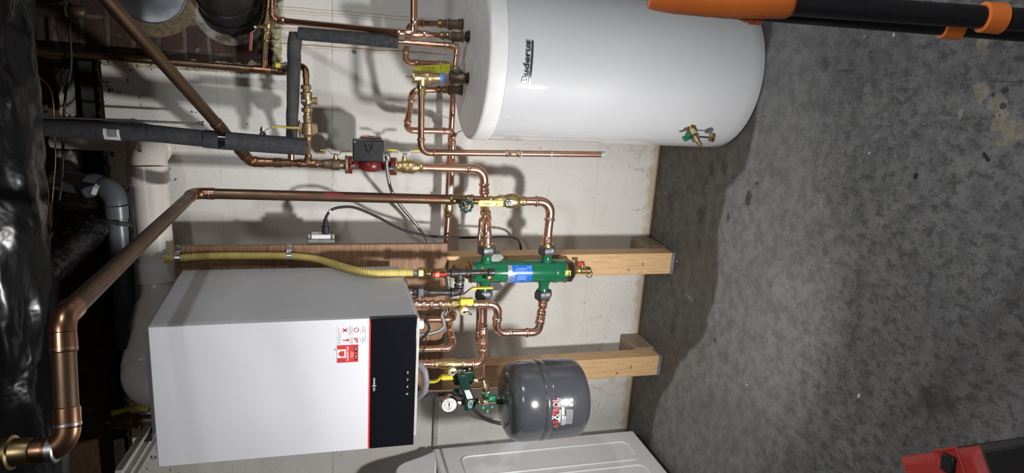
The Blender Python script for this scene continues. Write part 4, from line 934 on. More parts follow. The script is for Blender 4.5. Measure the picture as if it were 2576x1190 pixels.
for base, za in ((N1, 1163), (N2, 1166), (N3, 1166), (N4, 1156)):
    nipple(base, P(za - 3, 0, base.y).z if False else TH + .014)
y1, y2, y3, y4 = N1.y, N2.y, N3.y, N4.y
# N1: coil return, far right
n1 = thing('copper_pipe', 'copper pipe from the rearmost tank union, bending behind the feed tee down toward the wall', 'pipe', N1)
union_up(n1, N1, 1127, 1161, 61.5, 28); dope(n1, 1122, 1128, 60.5, 22, y1); adapter(n1, 1102, 1124, 59.5, 22, y1)
pipes(n1, [P(1104, 59.5, y1), P(1031, 58, y1), P(1016, 157, -.16), P(1128, 162, -.13), P(1140, 200, -.10), P(1138, 280, -.10), P(1131, 395, -.08), P(1126, 520, -.075), P(1122, 640, -.07)], .0112, 'copper_worn', 'press', skip=(4, 5, 6, 7))
# N2: cold feed with tee
n2 = thing('copper_pipe', 'copper feed pipe running down the wall into the tee above the second tank union', 'pipe', N2)
union_up(n2, N2, 1136, 1166, 92.5, 28); dope(n2, 1128, 1137, 91, 21, y2); adapter(n2, 1107, 1130, 89.5, 20, y2)
lp(MB(), (1072, 86), (1110, 89.5), [(0, 15), (1, 15)], y2).build('pipe', 'copper', n2)
tee = MB(); lp(tee, (1000, 81.5), (1076, 86.5), [(0, 16), (.05, 19), (.08, 20), (.12, 17), (.28, 17), (.36, 22), (.45, 25), (.62, 25), (.72, 20), (.78, 17), (.86, 17), (.9, 20), (.94, 20), (1, 16)], y2, seg=26)
lp(tee, (1040, 82), (1041, 40), [(0, 26), (.25, 22), (.4, 18), (.6, 18), (.68, 21), (.75, 21), (.82, 18), (1, 17)], y2, seg=26); tee.build('tee', 'copper', n2)
MB().tube([P(1041, 44, y2), P(1042, -70, y2)], .0112, 18).build('pipe', 'copper_worn', n2)
pipes(n2, [P(1003, 82, y2), P(700, 51.5, -.075), P(686, 44, -.07), P(687, -60, -.07)], .0108, 'copper_worn', 'press')
a, b = P(1003, 82, y2), P(700, 51.5, -.075); sleeve(n2, a.lerp(b, .93), a.lerp(b, .975), .0108)
# N3: hot outlet with relief valve tee
hot = thing('copper_pipe', 'copper hot outlet pipe from foam sleeve bending into the bronze tee with the relief valve', 'pipe', N3)
tee = MB(); lp(tee, (1129, 195.5), (1168, 197), [(0, 22), (.06, 31), (.18, 31), (.22, 28), (.78, 29), (.84, 32), (.97, 32), (1, 26)], y3, seg=26)
lp(tee, (1148, 195), (1147, 177), [(0, 26), (.5, 27), (.7, 30), (1, 30)], y3, seg=26); tee.build('tee', 'bronze', hot)
lp(MB(), (1147, 180), (1146.5, 171), [(0, 28), (.5, 28), (1, 22)], y3).build('thread_sealant', 'grey_dope', hot)
lp(MB(), (1146.5, 173), (1145.5, 160), [(0, 18), (.3, 15), (.4, 19), (.6, 19), (.7, 15), (1, 14)], y3).build('adapter', 'brass', hot)
pipes(hot, [P(1145.5, 162, y3), P(1151, 119, y3), P(1130, 115.5, y3 + .005), P(985, 104, y3 + .05)], .0098, 'copper', 'press')
hot2 = thing('pipe_insulation', 'grey foam sleeve hanging vertically on the hot outlet pipe beside the tank unions', 'insulation', P(880, 95, y3 + .08))
a, b = P(1001, 105, y3 + .045), P(752, 84, y3 + .11)
mb = MB(); n = 24; d = (b - a)
mb.tube([a.lerp(b, i / n) for i in range(n + 1)], [.0208 * (1 + .03 * mnoise.noise(V((i * .8, 2, 0)))) for i in range(n + 1)], 28); mb.build('foam_sleeve', 'foam', hot2)
MB().tube([a - d * .0006, a + d * .02], .0212, 28, True).build('cut_end', 'foam_dusty', hot2)
hz = thing('pipe_insulation', 'dusty grey foam sleeve crossing horizontally above the pressure regulator', 'insulation', P(740, 220, -.25))
a, b = P(742, 80, -.245), P(733, 368, -.225)
mb = MB(); n = 30
mb.tube([a.lerp(b, i / n) + V((0, 0, .002 * mnoise.noise(V((i * .3, 4, 1))))) for i in range(n + 1)], [(.0225 - .0045 * i / n) * (1 + .04 * mnoise.noise(V((i * .7, 8, 0)))) * (1.0 if i > 1 else .8 + .1 * i) for i in range(n + 1)], 28); mb.build('foam_sleeve', 'foam_dusty', hz)
MB().tube([b, b + (b - a) * .02, b + (b - a) * .05 + V((0, 0, .0)), b + (b - a) * .12], .0108, 16).build('pipe', 'copper_worn', hz)
# relief valve with tag
rv = thing('relief_valve', 'brass relief valve with yellow hang tag and blue thread tape on the hot outlet tee', 'valve', P(1060, 194, y3))
lp(MB(), (1106, 194.5), (1119, 195), [(0, 22), (.2, 24), (.4, 22), (.6, 24.5), (.8, 22.5), (1, 22)], y3, seg=20).build('thread_tape', 'blue_tape', rv)
lp(MB(), (1036, 193), (1108, 194.5), [(0, 24), (.02, 31), (.06, 33), (.1, 30), (.5, 31), (.55, 33), (.62, 33), (.70, 24), (1, 21)], y3, seg=28).build('valve_body', 'brass_sat', rv)
lp(MB(), (1060, 196), (1060, 218), [(0, 30), (.4, 28), (.7, 25), (1, 25)], y3, seg=24).build('outlet_boss', 'brass_sat', rv)
MB().tube([P(1036, 193, y3), P(1029, 193, y3)], .004, 10).build('spindle', 'steel', rv)
MB().ring(P(1030, 193, y3), AX, .0085, .0018, 16, 6).build('test_ring', 'steel_dull', rv)
tg_ = [P(1040, 186, y3 + .01), P(1040, 168, y3 + .028), P(1075, 164.5, y3 + .03), P(1134, 160, y3 + .032), P(1130, 186, y3 + .012), P(1085, 184, y3 + .012)]
MB().prism(tg_, (0, .0006, 0)).build('hang_tag', 'label_yellow', rv)
for i in range(7): MB().ribbon([P(1062 + i * 5.2, 167.5 - i * .35, y3 + .026), P(1063 + i * 5.2, 183, y3 + .0125)], AZ, .0018, .0003).build('tag_print', 'ink_olive', rv)
MB().ribbon([P(1108, 162.5, y3 + .0293), P(1109, 184, y3 + .012)], AZ, .0008, .0003).build('tag_print', 'ink_olive', rv)
rp = thing('copper_pipe', 'copper discharge pipe dropping from the relief valve and ending open above the floor', 'pipe', P(1300, 386, y3))
lp(MB(), (1060, 214), (1060, 241), [(0, 24), (.1, 26), (.35, 26), (.4, 20), (.6, 20), (.66, 24), (.85, 24), (.9, 20), (1, 20)], y3, seg=22).build('adapter', 'brass', rp)
pp = [P(1060, 236, y3), P(1059, 383.5, y3), P(1519, 388.5, y3)]
pipes(rp, pp, .0107, 'copper_worn', 'press')
a, b = P(1059, 383.5, y3), P(1519, 388.5, y3); L = b - a
def al(px): return a + L * ((px - 1059) / 460)
sleeve(rp, al(1262), al(1301), .0108)
for px in (1299, 1377): MB().lathe(al(px), L, [(0, .0112), (.003, .0118), (.006, .0112)], 18).build('joint_patina', 'patina', rp)
MB().lathe(al(1510), L, [(0, .0110), (L.length * .0195, .0112), (L.length * .0197, .009), (.004, .009)], 18).build('pipe_end', 'patina', rp)
# N4 and the coil pipe below it
n4 = thing('copper_pipe', 'copper pipe from the tank union beside the cable tie, looping to the wall', 'pipe', N4)
union_up(n4, N4, 1127, 1161, 226.5, 25); dope(n4, 1122, 1129, 226, 19, y4); adapter(n4, 1098, 1124, 225.5, 20, y4)
yb4 = -.115
pipes(n4, [P(1100, 225.5, y4), P(1038, 226, y4), P(1022, 328, -.17), P(1139, 330, -.14), P(1139, 352, yb4), P(1135, 470, -.11), P(1131, 515, -.11)], .0110, 'copper', 'press', skip=(4, 5))
MB().lathe(P(1139, 352, -.118), P(1138, 368, -.117) - P(1139, 352, -.118), beadprof(.022, .0112), 20).build('coupling', 'copper', n4)
cv = thing('ball_valve', 'small brass ball valve with white tag on the wall pipe behind the aged copper pipe', 'valve', P(1128, 530, -.11))
lp(MB(), (1130, 512), (1126.5, 546), [(0, 20), (.2, 25), (.5, 26), (.62, 22), (.7, 25), (.78, 22), (.85, 25), (1, 20)], -.11, seg=22).build('valve_body', 'brass', cv)
MB().box(P(1131, 521, -.135), (.016, .003, .014)).build('stem_plate', 'paper', cv, bevel=.001); MB().lathe(P(1131, 524, -.137), -AY, [(0, .004), (.004, .004)], 6).build('stem_nut', 'brass', cv)
a, b = P(1138, 466, -.122), P(1130, 491, -.122)
MB().box((a + b) / 2, (.036, .0012, .014)).build('paper_tag', 'paper', cv)
MB().text('WATTS', .008, flat((a + b) / 2 + V((.002, -.001, .002))), .0002, 'CENTER', .0001, .8).build('tag_lettering', 'label_blue', cv)
MB().tube([P(1122, 536, -.13), P(1139, 541, -.13), P(1139, 545, -.115)], .0015, 8).build('tie', 'black', cv)
c5 = thing('copper_pipe', 'worn copper wall pipe passing behind the edge of the plywood board', 'pipe', P(1123, 590, -.11))
MB().tube([P(1127.5, 540, -.11), P(1121, 640, -.105)], .0112, 18).build('pipe', 'copper_worn', c5)
tie = thing('cable_tie', 'black cable tie with long tail around copper wall pipe beside the tank lid', 'tie', P(1140, 341, -.14))
MB().tube([P(1131, 343, -.150), P(1140, 341.5, -.155), P(1147, 340, -.145)], .0022, 8).build('band', 'black', tie)
MB().box(P(1148, 337, -.145), (.009, .007, .006)).build('lock', 'black', tie); MB().tube([P(1146, 341, -.145), P(1149, 336, -.14), P(1155, 331, -.12), P(1163, 329, -.10)], .0015, 8).build('tail', 'black', tie)

# ================================================================ PRESSURE REGULATOR LINE AND OLD PIPES BY THE CHIMNEY
yO = -.06
op = thing('copper_pipe', 'thin aged copper pipe running down the chimney edge to an elbow behind dusty foam', 'pipe', P(500, 165, yO))
pipes(op, [P(60, 128, yO), P(190, 136, yO), P(722, 181.5, yO), P(730, 172, -.11)], .0118, 'copper_old', 'solder', brk=1.0, skip=(1,))
tee = MB(); lp(tee, (637, 174), (684, 178.5), [(0, 16), (.03, 19.5), (.3, 20), (.7, 20), (.97, 20), (1, 16)], yO); lp(tee, (663, 174), (665, 150), [(0, 18), (.5, 17), (.7, 18), (1, 18)], yO); tee.build('tee', 'copper_brown', op)
MB().tube([P(664, 154, yO), P(668, 98, yO)], .0112, 16).build('pipe', 'copper_old', op)
for xx in (637, 683, 693): lp(MB(), (xx, 174 + (xx - 637) * .09), (xx + 1.6, 174.2 + (xx - 637) * .09), [(0, 17), (.5, 20.5), (1, 17)], yO).build('solder_band', 'solder', op)
rvv = thing('ball_valve', 'tarnished brass ball valve with red lever in front of the chimney mortar', 'valve', P(672, 70, yO))
lp(MB(), (667, 105), (678, 0), [(0, 17), (.02, 20), (.05, 20), (.06, 17), (.09, 17), (.10, 21), (.14, 21), (.15, 18), (.19, 18), (.20, 23), (.25, 24), (.26, 28), (.31, 28), (.32, 30), (.38, 30), (.39, 31), (.46, 30), (.47, 27), (.51, 27), (.52, 22), (.57, 21), (.58, 18), (.61, 18), (.62, 23), (.67, 23), (.68, 19), (.74, 19), (.75, 22), (.79, 22), (.8, 19), (1, 19)], yO, seg=24).build('valve_body', 'brass_old', rvv)
MB().lathe(P(664, 67, yO - .012), P(643, 68, yO - .03) - P(664, 67, yO - .012), [(0, .008), (.016, .007), (.018, .005), (.030, .005)], 14).build('valve_stem', 'brass', rvv)
MB().box(P(642, 68, yO - .032), (.009, .008, .009)).build('stem_nut', 'steel', rvv, bevel=.001)
MB().ribbon([P(648, 68, yO - .028), P(643, 75, yO - .03), P(636, 82, yO - .034), P(633, 126, yO - .036)], AY, [.010, .012, .018, .018], .003).build('lever', 'steel_dull', rvv)
MB().ribbon([P(635.5, 80, yO - .034), P(631.5, 84, yO - .036), P(628.5, 124, yO - .038), P(631, 128, yO - .038)], AY, .020, .005).build('grip', 'red_vinyl', rvv, bevel=.001)
oc = thing('copper_pipe', 'short worn copper pipe rising out of the brass valve beside the chimney', 'pipe', P(680, 0, yO))
MB().tube([P(677.5, 3, yO), P(680, -60, yO)], .0125, 16).build('pipe', 'copper_old', oc)
yv = thing('ball_valve', 'small valve with amber plastic end half hidden behind the dusty foam sleeve', 'valve', P(710, 164, -.10))
lp(MB(), (693, 164.5), (706, 164.5), [(0, 12), (.1, 13), (1, 13)], -.10).build('amber_end', 'yellow', yv); lp(MB(), (705, 164.5), (726, 164), [(0, 12), (.5, 14), (.55, 17), (.8, 17), (1, 13)], -.10).build('valve_body', 'steel_dull', yv)
reg = thing('pressure_regulator', 'bronze pressure reducing valve with side port hanging beside the dusty foam sleeve', 'valve', P(775, 255, -.2))
yR = -.2
lp(MB(), (770, 213), (773, 300), [(0, 20), (.02, 26), (.12, 27), (.14, 18), (.20, 18), (.22, 30), (.26, 31), (.30, 27), (.5, 28), (.55, 26), (.60, 20), (.62, 16), (.66, 16), (.67, 27), (.78, 27), (.8, 18), (.88, 16), (.9, 22), (.96, 22), (1, 17)], yR, seg=24).build('valve_body', 'bronze_light', reg)
lp(MB(), (776, 254), (799, 254), [(0, 24), (.3, 22), (.4, 17), (.65, 17), (.7, 19), (.97, 19), (1, 13)], yR, seg=22).build('side_port', 'bronze_light', reg)
a, b = P(757, 250, yR - .026), P(773, 262, yR - .026); MB().box((a + b) / 2, (abs(a.x - b.x), .0006, abs(a.z - b.z))).build('data_label', 'ink_dark', reg)
MB().box((a + b) / 2 + V((.004, -.0006, .001)), (.006, .0003, .011)).build('label_mark', 'label_silver', reg)
hexpx(MB(), (771, 215), (771.3, 224), 27, yR).build('union_nut', 'bronze_light', reg); hexpx(MB(), (772.5, 271), (773, 280), 28, yR).build('union_nut', 'bronze_light', reg)
cu = thing('copper_pipe', 'small worn copper elbow dropping from the dusty foam sleeve into the regulator', 'pipe', P(768, 180, yR))
pipes(cu, [P(740, 166.5, yR + .02), P(769, 167, yR), P(770.5, 214, yR)], .0100, 'copper_brown', 'solder')
ck = thing('check_valve', 'bronze swing check valve with bolted side cover between regulator and pump line tee', 'valve', P(778, 322, yR))
lp(MB(), (773.5, 296), (775, 353), [(0, 20), (.03, 22), (.2, 20), (.24, 28), (.72, 30), (.8, 22), (.86, 19), (.95, 19), (1, 17)], yR, seg=24).build('valve_body', 'bronze_light', ck)
lp(MB(), (758, 324), (750.5, 324), [(0, 34), (.3, 34), (.32, 44), (.62, 44), (.64, 40), (1, 40)], yR, seg=8).build('bolted_cover', 'bronze_light', ck)
MB().prism([P(782, 312, yR - .016), P(799, 313, yR - .016), P(799.5, 334, yR - .016), P(784, 342, yR - .016)], (0, .034, 0)).build('side_chamber', 'bronze_light', ck, bevel=.003)
ck2 = thing('copper_pipe', 'stub of copper pipe between bronze check valve and the pump line tee', 'pipe', P(776, 370, -.18))
MB().tube([P(775, 350, yR), P(775.5, 390, yP)], .0092, 14).build('pipe', 'copper', ck2)

# long foam covered pipe
fo = thing('pipe_insulation', 'long dark grey foam sleeve coming down from the ceiling in front of the pump line', 'insulation', P(500, 345, -.33))
yF_ = -.33
pa_ = [P(40, 318, yF_), P(200, 324, yF_), P(400, 337, yF_), P(550, 352.5, yF_), P(640, 360, yF_), P(771, 369.5, yF_)]
mb = MB(); full = []
for i in range(len(pa_) - 1):
    for k in range(8): full.append(pa_[i].lerp(pa_[i + 1], k / 8))
full.append(pa_[-1]); nf = len(full)
mb.tube(full[:25], [.0258 * (1 + .02 * mnoise.noise(V((i * .9, 1, 5)))) for i in range(25)], 32); mb.build('foam_sleeve', 'foam', fo)
MB().tube(full[22:], [.0282 * (1 + .02 * mnoise.noise(V((i * .9, 7, 5)))) for i in range(nf - 22)], 32).build('foam_sleeve', 'foam', fo)
a = P(551, 352, yF_); b = P(569, 353.5, yF_); MB().tube([a, b], .0288, 32).build('tape_wrap', 'black_gloss', fo)
MB().tube([P(771, 369.5, yF_), P(776, 370, yF_)], .011, 16).build('pipe', 'copper_worn', fo)
pq = P(285, 333, yF_ - .0262); mb = MB(); dirz = (pa_[2] - pa_[1]).normalized(); n = 10
def foampatch(px0, px1, a0, a1, name, mat, R):
    A_ = P(px0, 331 + (px0 - 280) * .065, yF_); B_ = P(px1, 331 + (px1 - 280) * .065, yF_); mb = MB(); rg = []
    for i in range(13):
        t = a0 + (a1 - a0) * i / 12; dd = V((math.sin(t), -math.cos(t), 0))
        rg.append([A_ + dd * (R - .002), B_ + dd * (R - .002), B_ + dd * R, A_ + dd * R])
    return mb.loops(rg).build(name, mat, fo)
foampatch(265, 306, -1.05, 1.25, 'barcode_label', 'paper', .0266)
for i in range(13): foampatch(274 + i * 2.0, 274.8 + i * 2.0 + (i % 3) * .35, -.5, .7, 'barcode_line', 'ink_dark', .0268)
bvx = thing('ball_valve', 'steel stemmed lever valve with old yellow handle poking out beside the long foam sleeve', 'valve', P(660, 330, -.27))
s0 = P(661, 342, -.30)
MB().lathe(s0, AX, [(0, .010), (.010, .010), (.011, .007), (.020, .007)], 14).build('valve_stem', 'bronze_light', bvx)
MB().lathe(P(661, 329, -.30), AX, [(0, .010), (.006, .010), (.0065, .007), (.012, .007)], 6).build('stem_nut', 'steel', bvx)
MB().ribbon([P(654, 327, -.30), P(666, 328.5, -.30), P(684, 318.5, -.30)], AY, .012, .0025).build('lever', 'steel', bvx)
MB().ribbon([P(682, 320, -.30), P(687, 317.5, -.30), P(730, 321, -.30), P(754, 321.5, -.30)], AY, [.015, .017, .017, .012], .007).build('grip', 'yellow_old', bvx, bevel=.002)
# threaded rod with hanger foot
rod = thing('hanger_rod', 'thin steel hanger rod beside the long foam sleeve near the ceiling', 'rod', P(300, 302, -.10))
MB().tube([P(118, 294, -.10), P(505, 311, -.10)], .0038, 10).build('rod', 'steel_dull', rod)
lp(MB(), (498, 310.5), (514, 311.5), [(0, 9), (.2, 13), (.4, 13), (.5, 9), (.7, 14), (1, 14)], -.10, seg=12).build('rod_foot', 'steel', rod)
a = P(108, 264, -.06); b = P(124, 300, -.06); MB().box2((a.x, -.06, a.z), (b.x, -.063, b.z)).build('fixing_plate', 'galv', rod)

# ================================================================ GAS LINE
yG = -.425
gh = thing('gas_hose', 'yellow corrugated flexible gas hose clamped to the plywood beside the boiler', 'hose', P(700, 645, YP))
def hp_(X, Y): return tuple([X, Y, PX(X, Y, .0165).y])
ctrl = [(415, 652, YP - .016), (450, 650, YP - .016), (520, 645, YP - .016), (620, 644, YP - .016), (728, 645, YP - .016), (790, 651, YP - .020), (830, 661, -.305), hp_(862, 671), hp_(900, 681), hp_(940, 686.5), (990, 686, yG), (1038, 686, yG)]
def spline(cp, n=12):
    out = []
    for i in range(len(cp) - 1):
        p0 = cp[max(i - 1, 0)]; p1 = cp[i]; p2 = cp[i + 1]; p3 = cp[min(i + 2, len(cp) - 1)]
        for k in range(n):
            t = k / n; out.append(.5 * (2 * p1 + (p2 - p0) * t + (2 * p0 - 5 * p1 + 4 * p2 - p3) * t * t + (3 * p1 - p0 - 3 * p2 + p3) * t ** 3))
    out.append(cp[-1]); return out
def resample(pts, step):
    out = [pts[0]]; acc = 0
    for i in range(1, len(pts)):
        a, b = pts[i - 1], pts[i]; L = (b - a).length
        while acc + L >= step:
            t = (step - acc) / L; a = a.lerp(b, t); out.append(a); L = (b - a).length; acc = 0
        acc += L
    return out
sp = resample(spline([P(*q) for q in ctrl], 14), .0017)
MB().tube(sp, [.0125 + .0007 * math.cos(i * 2 * PI / 5) for i in range(len(sp))], 16).build('jacket', 'yellow_hose', gh, sharp=1.3)
for X in (447, 727):
    c = P(X, 646 if X > 600 else 649, YP - .016); u = AX
    pts = [c + V((math.cos(t) * .0142, -math.sin(t) * .0142, 0)) for t in [PI * i / 10 for i in range(11)]] 
    pts = [V((c.x + .040, YP - .0015, c.z)), V((c.x + .020, YP - .0015, c.z))] + [q for q in pts] + [V((c.x - .0142, YP - .0005, c.z))]
    cl = thing('pipe_clamp', 'zinc pipe clamp holding the yellow gas hose ' + ('near its upper end by the white flue' if X < 500 else 'below the outlet box'), 'clamp', c, 'gas hose clamps')
    MB().ribbon(pts, AZ, .0155, .0018).build('strap', 'steel', cl)
    MB().lathe((c.x + .033, YP - .002, c.z), -AY, [(0, .0062), (.0018, .0062), (.0022, .004)], 14).build('screw', 'steel_dull', cl)
gt = thing('gas_valve', 'brass gas cock with red lever below the yellow hose end', 'valve', P(1095, 687, yG))
for i in range(6): pass
lp(MB(), (1037, 686), (1051, 686.5), [(k / 12, 15.5 if k % 2 else 18) for k in range(13)], yG).build('hose_thread', 'steel', gt)
hexpx(MB(), (1050, 686.5), (1065, 686.5), 29, yG, ph=.3).build('hose_nut', 'brass_sat', gt)
hexpx(MB(), (1065, 686.5), (1073, 687), 25, yG).build('hex_collar', 'brass_old', gt)
lp(MB(), (1072, 687), (1122, 687), [(0, 16), (.1, 16), (.12, 22), (.4, 22), (.6, 23), (.9, 23), (1, 20)], yG).build('valve_body', 'brass_old', gt)
hb = P(1100, 691, yG - .022)
MB().lathe(P(1098, 688, yG - .010), hb - P(1098, 688, yG - .010), [(0, .007), (.016, .007)], 14).build('valve_stem', 'brass', gt)
MB().ring(hb, AY, .0092, .0032, 24, 8).build('lever', 'red', gt)
MB().ribbon([P(1108, 691, yG - .022), P(1124, 690, yG - .024)], AX, [.012, .008], .005).build('lever', 'red', gt, bevel=.001); MB().ribbon([P(1093, 691, yG - .022), P(1088, 691, yG - .022)], AX, .012, .005).build('lever', 'red', gt, bevel=.001)
MB().lathe(hb - AY * .0, -AY, [(0, .006), (.004, .005)], 8).build('lever_hub', 'brass', gt)
gi = thing('iron_gas_pipe', 'black iron gas pipe with tee, capped drip leg and union under the boiler', 'pipe', P(1157, 690, yG))
lp(MB(), (1119, 687), (1136, 687), [(0, 17), (1, 17)], yG).build('nipple', 'iron', gi)
tee = MB(); lp(tee, (1133, 687), (1181, 686), [(0, 20), (.03, 25), (.17, 25), (.2, 21), (.8, 20), (.83, 24), (.97, 24), (1, 19)], yG, seg=24)
lp(tee, (1156, 690), (1156, 709), [(0, 20), (.6, 21), (.7, 26), (.95, 26), (1, 22)], yG, seg=24); tee.build('tee', 'iron', gi)
lp(MB(), (1180, 686), (1230, 685), [(0, 13.5), (1, 13.5)], yG).build('drip_leg', 'iron', gi)
lp(MB(), (1226, 685), (1245, 685), [(0, 15), (.1, 19), (.7, 20), (.9, 19), (1, 12)], yG, seg=20).build('drip_cap', 'iron', gi)
MB().lathe(P(1213, 676, yG - .004), AX * .7 - AY * .7, [(0, .006), (.004, .006)], 6).build('small_plug', 'brass', gi)
lp(MB(), (1155.5, 707), (1155, 716), [(0, 20), (.5, 17), (1, 20)], yG).build('nipple', 'steel', gi)
el_ = MB(); p0, p1, arc = bend(P(1155, 712, yG), P(1154, 735.5, yG), P(1128, 735.5, yG), .028); el_.tube(arc, .0150, 18)
lp(el_, (1155, 714), (1154.7, 722), [(0, 22), (.2, 25), (.8, 25), (1, 21)], yG, seg=22); lp(el_, (1133, 735.5), (1142, 735.5), [(0, 21), (.15, 24.5), (.8, 24.5), (1, 20)], yG, seg=22); el_.build('elbow', 'iron', gi)
lp(MB(), (1075, 735), (1136, 735.5), [(0, 17), (1, 17)], yG, seg=22).build('pipe', 'iron', gi)
un = lp(MB(), (1036, 735), (1050, 735), [(0, 13), (.2, 16), (.25, 21), (1, 21)], yG, seg=8); un.build('union', 'iron', gi)
q = P(1037, 735, yG); MB().tube([q, V((q.x, q.y, BZ0 + .002))], .0095, 16).build('nipple', 'steel', gi)
hexpx(MB(), (1049, 735), (1065, 735), 35, yG, ph=.25).build('union_nut', 'nut_grey', gi); lp(MB(), (1064, 735), (1077, 735), [(0, 24), (.8, 24), (1, 19)], yG, seg=8).build('union', 'iron', gi)

# ================================================================ HOT WATER COIL PIPES UNDER THE BOILER
yH = -.33
h1 = thing('copper_pipe', 'worn copper pipe under the boiler hooking back behind the nearer purge valve', 'pipe', P(1100, 803, yH))
pipes(h1, [V((P(1046, 803, yH).x, yH, BZ0 + .002)), P(1141, 803, yH), P(1136, 776, -.22), P(1128, 744, -.105)], .0118, 'copper_worn', 'press')
h2 = thing('copper_pipe', 'bright copper pipe under the boiler angling away to the wall between both purge valves', 'pipe', P(1100, 878, yH))
pipes(h2, [V((P(1046, 878, yH).x, yH, BZ0 + .002)), P(1143, 876, yH), P(1131, 824, -.24), P(1130, 790, -.17)], .0112, 'copper', 'press')
lp(MB(), (1042, 878), (1066, 878), [(0, 16), (.2, 19), (.5, 19), (.6, 15), (1, 16)], yH).build('adapter', 'brass', h2)
f2 = thing('copper_pipe', 'thin copper feed tube rising behind the flow pipe to the dark green filling unit', 'pipe', P(1200, 800, -.20))
pipes(f2, [P(1211, 556, -.145), P(1206, 590, -.14), P(1201, 860, -.14), P(1214, 905, -.30), P(1215, 955, yD + .03), P(1189, 957, yD + .02)], .0070, 'copper', 'press', skip=(1,))
a, b = P(1206, 590, -.14), P(1201, 860, -.14); sleeve(f2, a.lerp(b, .90), a.lerp(b, .985), .0071)
lp(MB(), (1211, 548), (1208, 582), [(0, 10), (.2, 13), (.5, 13), (.6, 11), (1, 11)], -.145).build('branch_fitting', 'copper', f2)
vp = thing('copper_pipe', 'vertical copper pipe close to the wall passing behind the filling unit and expansion tank', 'pipe', P(1160, 975, -.11))
MB().tube([P(1046, 983, -.11), P(1262, 970, -.11)], .0098, 16).build('pipe', 'copper_worn', vp)
lp(MB(), (1140, 977.5), (1148, 977), [(0, 14), (.3, 17), (.7, 17), (1, 14)], -.11).build('coupling', 'bronze_light', vp)
q = P(1225, 972.3, -.11); MB().box2((q.x - .006, -.11, q.z - .006), (q.x + .006, -.0005, q.z + .006)).build('wall_clip', 'steel_dull', vp)

# ================================================================ FILLING UNIT, GAUGE AND TANK VALVE
yU = -.44
fu = thing('filling_unit', 'dark green boiler filling unit with slanted arm, white paper label and oval badge', 'valve', P(1170, 960, yU))
a, b = P(1143, 928, yU + .02), P(1189, 950, yU + .02)
MB().box2((b.x, yU - .01, b.z), (a.x, yU + .05, a.z)).build('top_block', 'green_dark', fu, bevel=.004)
MB().lathe(P(1181, 930, yU - .0105), -AY, [(0, .0058), (.002, .0058), (.0025, .004)], 14).build('screw', 'brass', fu)
for i, wd in enumerate((7, 5, 9)): MB().box(P(1157 + i * 6, 932, yU - .0112), (.004, .0004, wd * .0006)).build('print_mark', 'ink_white', fu)
a, b = P(1141, 951, yU + .02), P(1186, 962, yU + .02)
MB().box2((b.x, yU + .0, b.z), (a.x, yU + .05, a.z)).build('middle_block', 'green_dark', fu, bevel=.006)
fr = yU - .045
MB().prism([P(1149, 944, fr), P(1173, 943, fr), P(1194, 1005, fr), P(1170, 1006, fr)], (0, .05, 0)).build('slanted_arm', 'green_dark', fu, bevel=.004)
pl = MB().prism([P(1168, 982, fr - .0006), P(1180.5, 981, fr - .0006), P(1190, 1002, fr - .0006), P(1175.5, 1004, fr - .0006)], (0, -.0004, 0)).build('paper_label', 'paper', fu)
ux = (P(1181, 981, fr) - P(1189.5, 1003, fr)); ux.y = 0; ux.normalize(); uy_ = V((-ux.z, 0, ux.x)); 
for i in range(7):
    q = P(1173, 983.5, fr - .0011).lerp(P(1182, 1001, fr - .0011), i / 6); h = (.0042, .0030, .0042, .0026, .0026, .0032, .0044)[i]
    MB().ribbon([q - uy_ * h * .4 + ux * .0006 * (i % 2), q + uy_ * h], ux, .0011, .0003).build('label_scribble', 'ink_dark', pl)
MB().ribbon([P(1184, 986, fr - .0011), P(1190, 999, fr - .0011)], uy_, .0008, .0003).build('label_line', 'ink_grey', pl)
a, b = P(1169, 1004, fr), P(1196, 1030, fr)
MB().box2((b.x, fr - .010, b.z), (a.x, fr + .045, a.z)).build('lower_block', 'green_dark', fu, bevel=.006)
MB().lathe(P(1184, 1017.5, fr - .0105), -AY, [(0, .0), (.0001, .0)], 6) 
def ellipse(c, rx, rz, mat, name, dy, th=.0012, ring=0):
    pts = [c + V((rx * math.cos(2 * PI * i / 32), -dy, rz * math.sin(2 * PI * i / 32))) for i in range(32)]
    return (MB().tube(pts, ring, 6, False, True) if ring else MB().prism(pts, (0, -th, 0))).build(name, mat, fu)
bc = P(1183, 1017, fr - .0104)
ellipse(bc, .0155, .0085, 'ink_white', 'oval_badge', 0, .0008); ellipse(bc, .0128, .0062, 'green_dark', 'oval_badge', .0008, .0006)
MB().text('WATTS', .0072, flat(bc + V((0, -.0016, 0))), .0001, 'CENTER', .0001, .8).build('badge_lettering', 'ink_white', fu)
lp(MB(), (1196, 1010), (1205, 1010), [(0, 15), (.1, 17), (.9, 17), (1, 14)], yU - .02, seg=16).build('tank_port', 'green_dark', fu)
lp(MB(), (1160, 1012), (1170, 1013), [(0, 13), (.1, 16), (1, 17)], yU - .02, seg=16).build('gauge_port', 'green_dark', fu)
lp(MB(), (1188, 957), (1202, 957), [(0, 16), (.4, 16), (.5, 11), (.8, 12), (1, 10)], yU + .02, seg=8).build('supply_nut', 'brass', fu)
lp(MB(), (1141, 986), (1155, 985), [(0, 12), (.5, 15), (1, 15)], yU + .01, seg=8).build('side_port', 'green_dark', fu)
ga = thing('pressure_gauge', 'round chrome pressure gauge with white dial on the green filling unit', 'gauge', P(1130, 1018, yU))
yg = yU - .03
lp(MB(), (1147, 1012), (1162, 1012), [(0, 10), (.4, 10), (.45, 13), (1, 13)], yU - .02, seg=8).build('gauge_stem', 'brass', ga)
gc = P(1130, 1018, yg - .012); GR = 22.5 * S(gc)
